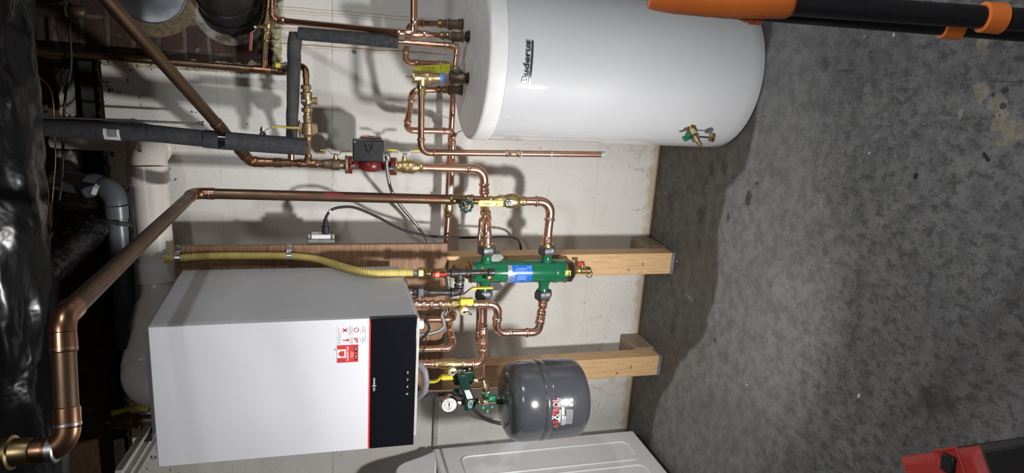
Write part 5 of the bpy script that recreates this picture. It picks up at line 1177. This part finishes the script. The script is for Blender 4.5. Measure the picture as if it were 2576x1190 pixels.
MB().lathe(gc + AY * .028, -AY, [(0, GR * .7), (.003, GR * .93), (.022, GR * .95), (.023, GR), (.029, GR * 1.0), (.032, GR * .95), (.032, GR * .86), (.0285, GR * .84), (.0285, .0)], 48, cap1=False).build('bezel', 'chrome', ga)
MB().lathe(gc - AY * .0002, -AY, [(0, GR * .86), (.0006, GR * .86)], 48).build('dial', 'paper', ga)
dl_ = gc - AY * .0010
for i in range(21):
    t = -2.35 + 4.7 * i / 20; dd = V((math.sin(t), 0, math.cos(t))); L = .0042 if i % 5 == 0 else .0024
    MB().ribbon([dl_ + dd * GR * .78, dl_ + dd * (GR * .78 - L)], AY.cross(dd), .0008, .0002).build('dial_tick', 'ink_dark', ga)
pts = [dl_ + V((math.sin(t), 0, math.cos(t))) * GR * .55 for t in [-2.35 + 4.7 * i / 30 for i in range(31)]]
MB().tube(pts, .0004, 5).build('dial_scale', 'ink_red', ga)
for i, b_ in enumerate(('0', '15', '30', '45', '60')):
    t = -2.35 + 4.7 * i / 4; MB().text(b_, .0052, flat(dl_ + V((math.sin(t), 0, math.cos(t))) * GR * .42), .0001).build('dial_number', 'ink_dark', ga)
nd = V((.95, 0, .0)).normalized(); nd = (P(1130, 1034, yg) - P(1130, 1018, yg)); nd.y = 0; nd.normalize()
MB().ribbon([dl_ - nd * GR * .35 - AY * .0006, dl_ + nd * GR * .66 - AY * .0006], AY.cross(nd), [.0026, .0009], .0005).build('needle', 'ink_dark', ga)
MB().lathe(dl_, -AY, [(0, .0028), (.0016, .0028)], 14).build('needle_hub', 'ink_dark', ga)
tv = thing('tank_valve', 'brass valve with green handle and capped drain above the charcoal expansion tank', 'valve', P(1225, 1005, yU - .03))
yV = -.51
lp(MB(), (1203, 1010), (1250, 1006), [(0, 12), (.15, 12), (.2, 17), (.4, 18), (.5, 14), (.9, 14), (1, 15)], yV, seg=20).build('valve_body', 'brass', tv)
lp(MB(), (1247, 1006), (1256, 1005.5), [(0, 15), (.3, 17), (1, 15)], yV).build('thread_tape', 'label_silver', tv)
lp(MB(), (1221, 1006), (1221, 985), [(0, 17), (.6, 17), (.62, 21), (.8, 21), (.82, 18), (1, 18)], yV, seg=20).build('drain_boss', 'bronze_light', tv)
lp(MB(), (1221, 987), (1221, 984), [(0, 20), (1, 20)], yV, seg=20).build('drain_washer', 'white_plastic', tv)
lp(MB(), (1221, 984), (1220.5, 970), [(0, 18), (.1, 20), (.85, 20), (1, 15)], yV, seg=20).build('drain_cap', 'brass_sat', tv)
MB().ribbon([P(1221, 972, yV), P(1219, 966, yV), P(1217, 957, yV)], AY, [.012, .009, .005], .004).build('cap_tail', 'white_plastic', tv)
a, b = P(1227, 995.5, yV - .03), P(1248, 1005, yV - .03); MB().box2((b.x, yV - .042, b.z), (a.x, yV - .022, a.z)).build('handle', 'green_bright', tv, bevel=.002)
MB().ring(P(1236, 1003, yV - .0425), AY, .0028, .0006, 14, 6).build('handle_mark', 'ink_white', tv)
MB().ball(P(1224, 994, yV - .03), .0085, 14, (1, .8, 1)).build('handle_hub', 'green_bright', tv)
MB().ribbon([P(1223, 1010, yV - .032), P(1223, 1018, yV - .034), P(1224, 1027, yV - .034)], AZ, .011, .003).build('drain_lever', 'steel', tv)
for X, Y, w_, h in ((1215, 1025, .010, .009), (1238, 1023.5, .010, .009), (1226, 1034, .008, .011)):
    q = P(X, Y, yV - .034); MB().lathe(q + AY * .003, -AY, [(0, .0052), (.001, .0065), (.006, .0065), (.007, .005)], 16).build('lever_grip', 'green_bright', tv)
    MB().lathe(q - AY * .004, -AY, [(0, .002), (.0006, .002)], 8).build('grip_mark', 'ink_white', tv)
"""grey cable bundle"""

# ================================================================ FLUE, VENT AND DUCTS
fl = thing('flue_pipe', 'cream white flue pipe above the boiler, elbowing into the wall with a wide coupling', 'flue', P(370, 420, -.13))
q0 = P(372, 398, -.135); q1 = P(395, 690, -.20); q2 = P(355, 958, -.47)
RF = 44 * S(P(390, 560, -.17))
fd = (q1 - q0).normalized()
# elbow into wall
bq0, bq1, arc = bend(q1, P(368, 385, -.125), V((P(368, 385, -.125).x + .012, 0.0, P(368, 385, -.125).z)), RF * 1.05)
arc0 = arc
MB().tube(arc, RF * 1.05, 36).build('elbow', 'pvc', fl, sharp=1)
dwall = (V((P(368, 385, -.125).x + .012, 0.0, P(368, 385, -.125).z)) - bq1).normalized()
MB().lathe(bq1 - dwall * .004, dwall, [(0, RF * 1.05), (.002, RF * 1.12), ((V((0, 0, 0)) - V((0, bq1.y, 0))).length + .002, RF * 1.12)], 40).build('wall_collar', 'pvc', fl)
s1 = bq0
MB().lathe(s1 - fd * .002, fd, [(0, RF * 1.05), (.002, RF * 1.10), (.060, RF * 1.10), (.061, RF * 1.03), (.063, RF)], 44).build('elbow_socket', 'pvc', fl)
MB().tube([s1 + fd * .03, q1], RF, 44).build('pipe', 'pvc', fl)
MB().lathe(q1 - fd * .045, fd, [(0, RF * 1.03), (.001, RF * 1.14), (.068, RF * 1.13), (.070, RF * 1.03)], 44).build('coupling', 'white_plastic', fl)
# 22 degree bend then grey-shaded run to the boiler elbow
bd0, bd1, arc = bend(q0, q1 + fd * .07, q2, RF * 2.2)
MB().tube([q1] + arc, RF * .985, 40).build('bend', 'pvc', fl, sharp=1)
d2 = (q2 - (q1 + fd * .07)).normalized()
MB().lathe(arc[-1] - d2 * .004, d2, [(0, RF * 1.0), (.001, RF * 1.12), (.085, RF * 1.12), (.087, RF)], 44).build('coupling', 'pvc', fl)
e0, e1_, arc = bend(arc[-1], q2 + d2 * .03, q2 + d2 * .03 - AZ * .5, RF * 1.1)
MB().tube([bd1 + d2 * .05, e0], RF, 44).build('pipe', 'pvc', fl)
MB().lathe(e0 - d2 * .055, d2, [(0, RF * 1.02), (.001, RF * 1.11), (.05, RF * 1.11), (.055, RF * 1.05)], 44).build('elbow_socket', 'pvc', fl)
MB().tube(arc, RF * 1.06, 40).build('elbow', 'pvc', fl, sharp=1)
MB().tube([e1_, V((e1_.x, e1_.y, BZ1 + .010))], RF * 1.04, 44).build('boiler_collar', 'white_plastic', fl)
q = P(352, 372, -.26)
ec = arc0[4]
for i in range(6):
    q = P(349 + .5 * i, 363 + i * 3.6, arc0[3].y - RF * 1.0); MB().box(q, (.0022 + .001 * (i % 2), .006, .011)).build('print_bar', 'ink_dark', fl)
wp = thing('white_pipe', 'pale plastic pipe running toward the ceiling behind the long foam sleeve and flue elbow', 'pipe', P(240, 360, .0))
MB().tube([P(326, 366, -.05), P(135, 357, .06)], 17 * S(P(240, 360, 0)), 28).build('pipe', 'pvc', wp)
lp(MB(), (306, 364), (330, 366), [(0, 35), (.1, 40), (1, 40)], -.045, seg=30).build('socket', 'pvc', wp)
gp = thing('vent_pipe', 'dark grey plastic vent pipe with elbow and barcode behind the cream flue pipe', 'vent', P(300, 560, -.12))
g0 = P(146, 452, -.05); g1 = P(288, 478, -.17); g2 = P(320, 800, -.19)
RG = 27.5 * S(P(300, 560, -.18))
a0, a1, arc = bend(g0, g1, g2, RG * 1.5)
MB().tube([g0, a0], RG * .98, 32).build('pipe', 'grey_pipe', gp); MB().tube(arc, RG * 1.05, 32).build('elbow', 'grey_pipe', gp, sharp=1)
d = (a0 - g0).normalized(); MB().lathe(a0 - d * .046, d, [(0, RG), (.002, RG * 1.17), (.012, RG * 1.20), (.016, RG * 1.13), (.044, RG * 1.12), (.048, RG * 1.05)], 36).build('socket', 'grey_pipe', gp)
d = (g2 - a1).normalized(); MB().lathe(a1, d, [(0, RG * 1.05), (.002, RG * 1.10), (.042, RG * 1.10), (.044, RG)], 36).build('socket', 'grey_pipe', gp)
MB().tube([a1, g2], RG * .98, 32).build('pipe', 'grey_pipe', gp)
MB().lathe(g2 - d * .03, d, [(0, RG), (.001, RG * 1.14), (.006, RG * 1.18), (.016, RG * 1.18), (.018, RG * 1.12), (.07, RG * 1.12), (.072, RG)], 36).build('socket', 'grey_pipe', gp)
g3 = P(320, 880, -.19); b0, b1, arc = bend(g2, g3, g3 - AZ * .3 + AY * .0, RG * 1.3)
MB().tube([g2] + arc + [g3 - AZ * .12], RG * 1.02, 32).build('elbow', 'grey_pipe', gp, sharp=1)
lbq = a0 - d * .0
lc = P(239, 474, g1.y - RG * 1.12)
MB().ribbon([P(247, 463, g1.y - RG * 1.0 + .03), P(241, 474, g1.y - RG * 1.16 + .012), P(235, 490, g1.y - RG * 1.14 + .004)], (P(247, 463, 0) - P(231, 459, 0)), .015, .0006).build('barcode_sticker', 'paper', gp)
st_ = thing('perforated_strap', 'thin grey perforated metal strap running from the joists to the grey vent pipe', 'strap', P(200, 540, -.16))
MB().ribbon([P(95, 515, -.05), P(180, 541, -.13), P(262, 556, -.21), P(300, 563, -.222), P(332, 566, -.205)], AZ * .94 + AX * .3, .017, .0014).build('strap', 'steel_dull', st_)
for i in range(12):
    q = P(108 + i * 14, 519 + i * 3.7, -.05).lerp(P(108 + i * 14, 519 + i * 3.7, -.185), i / 11.0 * .9); MB().lathe(q - AY * .006, -AY, [(0, .0017), (.0012, .0017)], 8).build('hole', 'ink_dark', st_)
st2 = thing('perforated_strap', 'second grey metal strap with brass screw, just above the first near the grey vent elbow', 'strap', P(170, 510, -.06))
MB().ribbon([P(92, 498, -.04), P(180, 518, -.08), P(262, 532, -.12)], AZ * .94 + AX * .3, .017, .0014).build('strap', 'steel_dull', st2)
MB().lathe(P(112, 526, -.06) - AY * .002, -AY, [(0, .006), (.002, .005)], 12).build('screw', 'brass', st2)
# black wrapped main duct along the ceiling
dk = thing('wrapped_duct', 'large duct wrapped in shiny crinkled black plastic running along the ceiling', 'duct', P(20, 600, -.80))
RD = .16; cpts = []; 
for i in range(61):
    Y = -260 + i * 30; Xe = 45 + (Y / 1190.0) * 98 + (14 * math.sin(Y * .011) if False else 0)
    for _ in range(3):
        pass
    yy = -.70 - .10 * (Y / 1190.0)
    e = P(Xe, Y, yy); cpts.append(P(Xe - RD / S(e) * .985, Y, yy))
seg = 64; rings = []
for i, c in enumerate(cpts):
    rg = []
    for j in range(seg):
        a_ = 2 * PI * j / seg; q = V((c.x * 3.2, a_ * 1.4 if a_ < PI else (2 * PI - a_) * 1.4, 0))
        k = mnoise.noise(q * 2.1) * .012 + abs(mnoise.noise(V((c.x * 9, math.cos(a_) * 4, math.sin(a_) * 4)))) * .014 + mnoise.noise(V((c.x * 26, math.cos(a_) * 9, math.sin(a_) * 9))) * .004
        rg.append(c + V((0, math.cos(a_), math.sin(a_))) * (RD - .008 + k))
    rings.append(rg)
MB().loops(rings).build('wrapped_sleeve', 'wrap', dk, sharp=1.5)
dk2 = thing('wrapped_duct', 'smaller crinkled black plastic wrapped duct branching toward the grey vent pipe', 'duct', P(180, 620, -.35))
a, b = P(92, 705, -.55), P(242, 566, -.22); u, v_ = rot_to(b - a); rings = []
for i in range(41):
    c = a.lerp(b, i / 40); rg = []
    for j in range(40):
        t = 2 * PI * j / 40; k = abs(mnoise.noise(V((i * .45, math.cos(t) * 2.2, math.sin(t) * 2.2 + 3)))) * .012 + mnoise.noise(V((i * .9, math.cos(t) * 5, math.sin(t) * 5))) * .004
        rg.append(c + (u * math.cos(t) + v_ * math.sin(t)) * (.044 + k - .002 * (i > 36) * (i - 36)))
    rings.append(rg)
MB().loops(rings).build('wrapped_sleeve', 'wrap', dk2, sharp=1.5)

# ================================================================ ON THE CHIMNEY
tc = P(378, -28, -.02); TRR = 84 * S(tc)
th = thing('flue_cover', 'round galvanised metal cover closing a flue hole in the brick chimney', 'cover', tc)
pts, rs = [], []
MB().lathe(V((tc.x, -.006, tc.z)), -AY, [(0, TRR * 1.42), (.010, TRR * 1.36), (.016, TRR * 1.2), (.014, TRR * .98)], 56).build('mortar_collar', 'gasket', th)
MB().lathe(V((tc.x, -.016, tc.z)), -AY, [(0, TRR * 1.02), (.010, TRR * 1.02), (.011, TRR * .985), (.006, TRR * .96), (.006, TRR * .3), (.009, TRR * .26), (.009, .001)], 64).build('cover_plate', 'galv', th)
sc0 = P(581, 18, -.02); SR = 72 * S(sc0)
sp0 = thing('stove_pipe', 'black metal stove pipe elbow entering the brick chimney beside the red handled valve', 'pipe', sc0)
MB().lathe(V((sc0.x, -.004, sc0.z)), -AY, [(0, SR * 1.36), (.012, SR * 1.24), (.016, SR * 1.08), (.012, SR * .9)], 48).build('mortar_collar', 'mortar_rough', sp0)
sd = V((.50, -.85, .06)).normalized()
MB().lathe(V((sc0.x, .02, sc0.z)), sd, [(0, SR * 1.10), (.035, SR * 1.09), (.036, SR * 1.03), (.085, SR * 1.03), (.088, SR * 1.06), (.094, SR * 1.06), (.097, SR * 1.01), (.30, SR * 1.0)], 56).build('pipe_elbow', 'black', sp0)
an = P(498, 126, -.012); t = thing('wall_anchor', 'round metal anchor hole in the brick below the stove pipe', 'anchor', an, 'wall anchors')
MB().lathe(an, -AY, [(0, .0095), (.004, .0085), (.004, .0055), (.001, .005)], 20).build('sleeve', 'nut_grey', t)
an = P(690.5, 139, -.001); t = thing('wall_anchor', 'round metal anchor in the painted wall beside the chimney corner', 'anchor', an, 'wall anchors')
MB().lathe(an, -AY, [(0, .0095), (.005, .0085), (.005, .0055), (.001, .005)], 20).build('sleeve', 'nut_grey', t)
an = P(890.5, 130, -.001); t = thing('wall_anchor', 'round metal anchor in the painted wall below the vertical grey foam sleeve', 'anchor', an, 'wall anchors')
MB().lathe(an, -AY, [(0, .0075), (.003, .007), (.003, .0045), (.001, .004)], 20).build('sleeve', 'steel_dull', t)
an = P(925.5, 347, -.001); t = thing('wall_anchor', 'round metal anchor in the painted wall just above the pump terminal box', 'anchor', an, 'wall anchors')
MB().lathe(an, -AY, [(0, .0075), (.003, .007), (.003, .0045), (.001, .004)], 20).build('sleeve', 'steel_dull', t)
oe = thing('capped_pipe', 'old pipe end with yellowed collar sticking out above the brick chimney', 'pipe', P(185, 30, -.10))
MB().tube([P(50, 22, -.10), P(166, 28, -.10)], .020, 24).build('pipe', 'iron', oe)
lp(MB(), (163, 28), (174, 29), [(0, 26), (.5, 29), (1, 27)], -.10).build('collar', 'cream_sealant', oe); lp(MB(), (172, 29), (216, 31), [(0, 28), (.2, 34), (.7, 33), (.95, 26), (1, 14)], -.10).build('cap', 'bronze', oe)

# ================================================================ ELECTRICS
ob = thing('outlet_box', 'metal outlet box with white receptacle fixed to the plywood edge', 'outlet', P(808, 606, -.22))
ycb = -.205
a, b = P(772, 615, ycb), P(842, 604, ycb)
MB().box2((PLX1 + .0005, ycb - .030, min(a.z, b.z)), (PLX1 + .016, ycb + .032, max(a.z, b.z))).build('box', 'steel_dull', ob, bevel=.004)
a, b = P(784, 604, ycb), P(831, 594, ycb)
MB().box2((PLX1 + .016, ycb - .022, b.z), (PLX1 + .030, ycb + .022, a.z)).build('receptacle', 'white_plastic', ob, bevel=.001)
for X in (777, 838):
    q = P(X, 599, ycb - .012); MB().lathe(V((PLX1 + .015, ycb - .012, q.z)), AX, [(0, .004), (.010, .004), (.0105, .007), (.013, .006)], 10).build('box_screw', 'steel', ob)
q = P(805, 596, ycb); MB().box((PLX1 + .0304, ycb, q.z), (.001, .008, .010)).build('test_button', 'ink_red', ob)
pcq = thing('power_cord', 'black power cord plugged into the outlet box, arching over and down behind the separator', 'cord', P(820, 560, ycb))
zc = P(819, 590, ycb).z
MB().lathe((PLX1 + .0308, ycb, zc), AX, [(0, .0125), (.003, .0135), (.022, .0125), (.024, .0145), (.027, .0145), (.028, .0095), (.033, .0098), (.036, .0085), (.042, .0088), (.045, .0075), (.052, .0066)], 20).build('plug', 'black_rubber', pcq)
MB().box((PLX1 + .042, ycb, zc - .013), (.020, .012, .008)).build('plug_latch', 'black_rubber', pcq, bevel=.003)
cc = [(PLX1 + .078, ycb, zc)]
ctrl = [V((PLX1 + .078, ycb, zc)), P(822, 543, ycb), P(834, 528, -.20), P(860, 521, -.195), P(895, 523, -.19), P(950, 546, -.185), P(1008, 576, -.18), P(1070, 592, -.17), P(1140, 597.5, -.16), P(1215, 597, -.13), P(1275, 596, -.11), P(1300, 602, -.10), P(1309, 618, -.10), P(1309, 640, -.10), P(1306, 665, -.10)]
cp = spline(ctrl, 10); MB().tube(cp, .0048, 12).build('cable', 'black_rubber', pcq)
k = 16; MB().tube(cp[k:k + 4], .0060, 14).build('paper_band', 'paper', pcq)
def bx(name, label, ctrl, r=.0062, cat='conduit'):
    t = thing(name, label, cat, ctrl[0]); s_ = resample(spline(ctrl, 14), .0016)
    MB().tube(s_, [r + .0009 * math.sin(i * 2 * PI / 5) for i in range(len(s_))], 12).build('armour', 'steel', t, sharp=1.4); return t
b1_ = bx('flexible_conduit', 'silver flexible metal conduit hanging from the pump box and running behind the plywood', [P(974, 398, -.215), P(973, 420, -.215), P(977, 450, -.20), P(986, 482, -.18), P(1010, 520, -.14), P(1042, 558, -.10), P(1072, 600, -.08), P(1085, 625, -.07)])
lp(MB(), (975, 386), (975, 402), [(0, 10), (.3, 15), (.8, 15), (1, 12)], -.215, seg=16).build('connector', 'steel', b1_)
lp(MB(), (968, 389), (978, 389), [(0, 12), (.5, 14), (1, 10)], -.215, seg=12).build('connector', 'steel_dull', b1_)
bx('flexible_conduit', 'silver flexible metal conduit curving from under the boiler up past the purge valve', [P(1046, 843, -.44), P(1072, 841, -.44), P(1100, 834, -.44), P(1117, 822, -.435), P(1116, 808, -.43), P(1112, 795, -.425), P(1118, 778, -.40), P(1128, 762, -.34), P(1131, 735, -.27), P(1128, 706, -.262), P(1124, 690, -.262)])
for k, (lab, cps) in enumerate((('thin black wire looping from boiler underside past the cable gland', [P(1040, 838, -.45), P(1060, 815, -.46), P(1072, 800, -.45), P(1085, 792, -.40), P(1112, 782, -.30), P(1126, 770, -.26)]),
                                ('thick black cable looping tightly below the boiler cable gland', [P(1062, 808, -.60), P(1074, 812, -.58), P(1079, 822, -.55), P(1078, 832, -.52), P(1068, 845, -.50), P(1052, 862, -.48), P(1040, 868, -.48)]),
                                ('thin black sensor wire hanging below the boiler between the two purge valves', [P(1040, 852, -.46), P(1060, 850, -.46), P(1071, 848, -.46), P(1070, 862, -.45), P(1065, 884, -.44), P(1052, 892, -.44), P(1040, 897, -.44)]),
                                ('black wire running straight under the boiler toward the plywood edge', [P(1040, 793, -.36), P(1075, 791, -.34), P(1105, 790, -.32), P(1118, 786, -.29), P(1124, 780, -.27)]))):
    t = thing('wire', lab, 'wire', cps[0], 'wires under the boiler'); MB().tube(spline(cps, 8), .0042 if k == 1 else .0022, 8).build('cable', 'black_rubber', t)
t = thing('cable_bundle', 'bundle of grey cables drooping from under the boiler behind the gauge and expansion tank', 'cable', P(1150, 990, -.16))
for k in range(3):
    o_ = k * 3.2; MB().tube(spline([P(1046, 998 + o_, -.33), P(1056, 996 + o_, -.25), P(1080, 992 + o_, -.17), P(1130, 988 + o_, -.16), P(1160, 993 + o_, -.15), P(1185, 1020 + o_, -.15), P(1212, 1045 + o_, -.15), P(1240, 1058 + o_, -.16), P(1285, 1066 + o_, -.18)], 10), .0032, 10).build('cable', 'cable', t)
a, b = P(1099, 993, -.012), P(1099, 1110, -.012)
t = thing('surface_raceway', 'white painted metal raceway running sideways on the wall from plywood to dryer', 'conduit', (a + b) / 2)
MB().box2((-.93, -.001, a.z - .010), (PLX0 + .0, -.016, a.z + .010)).build('channel', 'raceway', t, bevel=.004)
ct = thing('wire', 'thin bare copper wire dropping in front of the brown ledger plank', 'wire', P(130, 300, -.10))
MB().tube(spline([P(60, 152, -.10), P(85, 182, -.10), P(112, 206, -.10), P(128, 228, -.10), P(135, 270, -.10), P(137, 340, -.10), P(140, 400, -.10), P(132, 500, -.12), P(126, 580, -.14)], 8), .0022, 8).build('strand', 'copper_worn', ct)
ct = thing('cable', 'black cable hanging past the insulation from the brick chimney', 'cable', P(165, 300, -.09))
MB().tube(spline([P(175, -10, -.09), P(176, 80, -.09), P(179, 165, -.09), P(165, 240, -.09), P(159, 330, -.09), P(158, 420, -.10), P(150, 500, -.12), P(135, 570, -.14), P(126, 600, -.15)], 8), .0040, 10).build('jacket', 'black_rubber', ct)
ct = thing('cable', 'braided grey cable hanging in the dark below the smaller wrapped duct', 'cable', P(160, 710, -.2))
sp = resample(spline([P(205, 652, -.10), P(178, 680, -.12), P(150, 710, -.15), P(138, 745, -.18), P(128, 775, -.2)], 10), .003)
MB().tube(sp, [.0045 + .0008 * (i % 2) for i in range(len(sp))], 10).build('jacket', 'cable', ct)

# ================================================================ ABOVE THE BOILER, LEFT
ar = thing('air_valve', 'bronze relief valve with dull yellow tag in the dark behind the boiler top', 'valve', P(330, 1055, -.30))
lp(MB(), (276, 1062), (372, 1058), [(0, 12), (.05, 30), (.2, 36), (.4, 40), (.62, 40), (.65, 34), (.68, 38), (.8, 38), (.82, 30), (1, 30)], -.32, seg=22).build('valve_body', 'bronze', ar)
MB().tube([P(277, 1063, -.32), P(266, 1063, -.32)], .004, 8).build('spindle', 'steel', ar)
MB().prism([P(278, 1036, -.36), P(330, 1022, -.36), P(372, 1022, -.36), P(372, 1036, -.36), P(340, 1030, -.36), P(281, 1047, -.36)], (0, .0008, 0)).build('hang_tag', 'label_yellow', ar)
lp(MB(), (370, 1058), (392, 1056), [(0, 30), (1, 30)], -.32).build('pipe', 'bronze', ar)
ch = thing('ceiling_track', 'white metal track with raised ribs running along the ceiling above the boiler', 'track', P(345, 1140, -.15))
c0_, c1_ = P(392, 1066, -.05), P(292, 1225, -.62)
u = (c1_ - c0_).normalized(); w_ = AX; n_ = u.cross(w_).normalized()
def rail(off, wd, th, up, name, mat): MB().ribbon([c0_ + w_ * off + n_ * up, c1_ + w_ * off + n_ * up], w_, wd, th).build(name, mat, ch, bevel=.002)
rail(0, .105, .005, 0, 'base_channel', 'raceway')
for off in (-.040, .0, .046): rail(off, .014, .022, -.010, 'rib', 'raceway'); 
for off in (-.040, .0, .046): pass
tb = P(372, 1092, -.25); t = thing('bracket_block', 'square black plastic block at the end of the white ceiling track', 'block', tb)
MB().box(tb, (.030, .05, .036)).build('block', 'black', t, bevel=.002)

# ================================================================ FOREGROUND: FOLDED TRIPOD, RED WORK LIGHT
tp = thing('tripod_stand', 'orange and black folded tripod stand close to the camera in front of the white tank', 'stand', PD(2000, 20, 1.0))
zt = 1.0
tA, tB = PD(1905, 4, zt), PD(2600, 52, zt); tA2, tB2 = PD(1880, 27, zt + .06), PD(2600, 84, zt + .06)
dA = (tB - tA).normalized(); dB = (tB2 - tA2).normalized()
rA = .0165; rB = .0140
def tofloor(a, d): return a + d * ((0.006 - a.z) / d.z)
fA, fB = tofloor(tA, dA), tofloor(tA2, dB)
MB().tube([tA - dA * .05, fA], rA, 28).build('leg', 'black', tp); MB().tube([tA2 - dB * .05, fB], rB, 28).build('leg', 'black', tp)
for f_, d_, r_ in ((fA, dA, rA), (fB, dB, rB)): MB().lathe(f_ - d_ * .03, d_, [(0, r_ * 1.05), (.004, r_ * 1.25), (.028, r_ * 1.3), (.030, r_)], 24).build('foot_cap', 'black_rubber', tp)
hs = MB(); hub = [(-.160, .012), (-.158, .021), (-.150, .0235), (-.12, .0262), (-.075, .0275), (-.045, .0268), (-.035, .0275), (-.01, .0255), (.044, .0225), (.050, .0195), (.052, .0170)]
o0 = PD(1905, 2, zt)
hs.lathe(o0 - dA * .0, dA, [(t, r) for t, r in hub], 40, cap0=True)
hs.build('hub', 'orange', tp, sharp=.9)
MB().lathe(o0 - dA * .158, -dA, [(0, .010), (.45, .010)], 24).build('mast', 'black', tp)
MB().lathe(PD(1915, 36, zt + .04) - dA * .02, dA, [(0, .012), (.002, .016), (.020, .016), (.022, .012)], 20).build('leg_pivot', 'orange', tp)
MB().lathe(PD(1893, 40, zt + .03) - dA * .02 , dA, [(0, .007), (.010, .010), (.02, .010)], 12).build('pivot_tab', 'orange', tp)
for px, d_, r_, zz in (((2495, 44.5), dA, rA, zt), ((2393, 67.5), dB, rB, zt + .06)):
    c = PD(*px, zz); a_ = (c - tA).dot(dA) if d_ is dA else (c - tA2).dot(dB); c = (tA + dA * a_) if d_ is dA else (tA2 + dB * a_)
    MB().lathe(c - d_ * .0155, d_, [(0, r_ * 1.04), (.0015, r_ * 1.32), (.029, r_ * 1.36), (.031, r_ * 1.04)], 36).build('leg_clamp', 'orange', tp)
    MB().box(c + CR * -.018 + CF * -.004, (.012, .016, .028)).build('clamp_lever', 'orange', tp, bevel=.003) if False else None
wl = thing('work_light', 'red and black cordless work light standing on the floor', 'lamp', (-.10, -1.72, 0))
zt_ = .2
A0 = PZ(2250, 1150, zt_); A1 = PZ(2452, 1121, zt_); A2_ = PZ(2548, 1112, zt_)
u = (A1 - A0); u.z = 0; u.normalize(); v_ = V((u.y, -u.x, 0))
if v_.x > 0: v_ = -v_
Ld = (A1 - A0).length; Lb = (A2_ - A1).length + .05
def slab(s0, s1, w0, w1, z0, z1, inset, name, mat, bev):
    base = [A0 + u * s0 + v_ * w0, A0 + u * s1 + v_ * w0, A0 + u * s1 + v_ * w1, A0 + u * s0 + v_ * w1]
    cen = sum(base, V()) / 4; mb = MB()
    lo = [V((q.x, q.y, z0)) for q in base]; hi = [V((q.x, q.y, z1 - inset)) for q in base]
    tp_ = []
    for q in base:
        dq = (cen - q); dq.z = 0; tp_.append(V((q.x, q.y, z1)) + u * math.copysign(min(inset, .2), dq.dot(u)) + v_ * math.copysign(inset, dq.dot(v_)))
    return mb.loops([lo, hi, tp_]).build(name, mat, wl, bevel=bev)
slab(0, Ld, 0, .24, .05, zt_ + .0, .016, 'housing', 'red_pack', .004)
slab(Ld + .001, Ld + Lb, -.003, .243, .045, zt_ + .004, .014, 'battery_end', 'black', .004)
slab(-.006, Ld + Lb + .002, -.006, .246, .002, .049, .004, 'base', 'black', .004)
hq = PZ(2390, 1166, zt_); 
slab_c = V((hq.x, hq.y, zt_))
MB().box(slab_c + V((0, 0, .004)), (.030, .036, .012), (u * .85 + v_ * .5), (v_ * .85 - u * .5), AZ).build('latch_button', 'black', wl, bevel=.004)
MB().loops([[slab_c + V((0, 0, .0005)) + (u * a_ + v_ * b_) * k + AZ * h for a_, b_ in ((-1, -1), (1, -1), (1, 1), (-1, 1))] for k, h in ((.030, 0), (.028, .003), (.025, .003), (.022, .0005))]).build('raised_bezel', 'red_pack', wl, bevel=.002)
# lamp head on a short mast, just out of frame
ld = (LAMP_T - LAMP).normalized(); hc = LAMP - ld * .022
foot = V((A0 + u * .05 + v_ * .12)); foot.z = zt_ - .002
hc_back = hc - ld * .03
MB().tube([foot, V((hc_back.x, hc_back.y, hc_back.z))], .010, 16).build('mast', 'black', wl)
lu = AZ.cross(ld).normalized(); lw = ld.cross(lu)
MB().box(hc - ld * .012, (.116, .116, .030), lu, lw, ld).build('lamp_head', 'red_pack', wl, bevel=.006)
MB().box(hc + ld * .005, (.102, .102, .004), lu, lw, ld).build('lamp_lens', 'lens', wl)
# housing for the added fill light, unseen behind the camera
tl = thing('added_fill_lamp', 'added square fill lamp, unseen above and behind the camera', 'lamp', FILL)
MB().box(FILL + V((0, 0, .055)), (.40, .40, .085)).build('fill_housing', 'white_plastic', tl, bevel=.01)
MB().box(FILL + V((0, 0, .010)), (.36, .36, .006)).build('diffuser', 'bulb', tl)
# bulb to the right of the tank wall
bl = thing('hanging_lamp', 'bare bulb lamp hanging from the ceiling beyond the storage tank', 'lamp', BULB + V((.06, -.06, .1)))
bq = BULB + (BULB - V((.1, -.7, 1.3))).normalized() * .10
MB().tube([V((bq.x, bq.y, ZC)), bq + V((0, 0, .09))], .004, 8).build('cord', 'black', bl)
MB().lathe(bq + V((0, 0, .09)), -AZ, [(0, .018), (.05, .022), (.052, .016)], 18).build('socket', 'black', bl)
MB().ball(bq, .04, 18).build('bulb', 'bulb', bl)

# ================================================================ FLOOR LITTER
for k, (X, Y, s_) in enumerate(((2162, 996, .006), (1880, 968, .003), (2188, 385, .004), (2250, 88, .005), (2175, 92, .003), (1703, 657, .003))):
    q = PZ(X, Y, .0); mb = MB(); mb.ball(q + V((0, 0, s_ * .35)), s_, 8, (1.2, .8, .45))
    lab = ['tiny white crumb alone on open floor toward the red work light', 'tiny white speck on the floor beyond the dryer corner', 'tiny white crumb on the floor in front of the tank drain side', 'pale paint flake beside the tripod leg', 'tiny white grain between tank foot and tripod leg', 'tiny white grain beside the foot of the nearer stud'][k]
    single(mb, 'paint_crumb', 'paper', lab, 'paint crumb', q, 'white crumbs on the floor')
for k, (X, Y, l) in enumerate(((2482, 395, .022), (2304, 443, .014))):
    q = PZ(X, Y, .0); a_ = .9 if k == 0 else 0
    mb = MB(); mb.box(q + V((0, 0, .002)), (l, .006, .003), V((math.cos(a_), math.sin(a_), 0)), V((-math.sin(a_), math.cos(a_), 0)), AZ)
    single(mb, 'wood_splinter', 'ink_dark', ['small dark wood splinter near the pale floor patches', 'short dark splinter on the floor farther from the pale patches'][k], 'splinter', q, 'dark splinters on the floor')
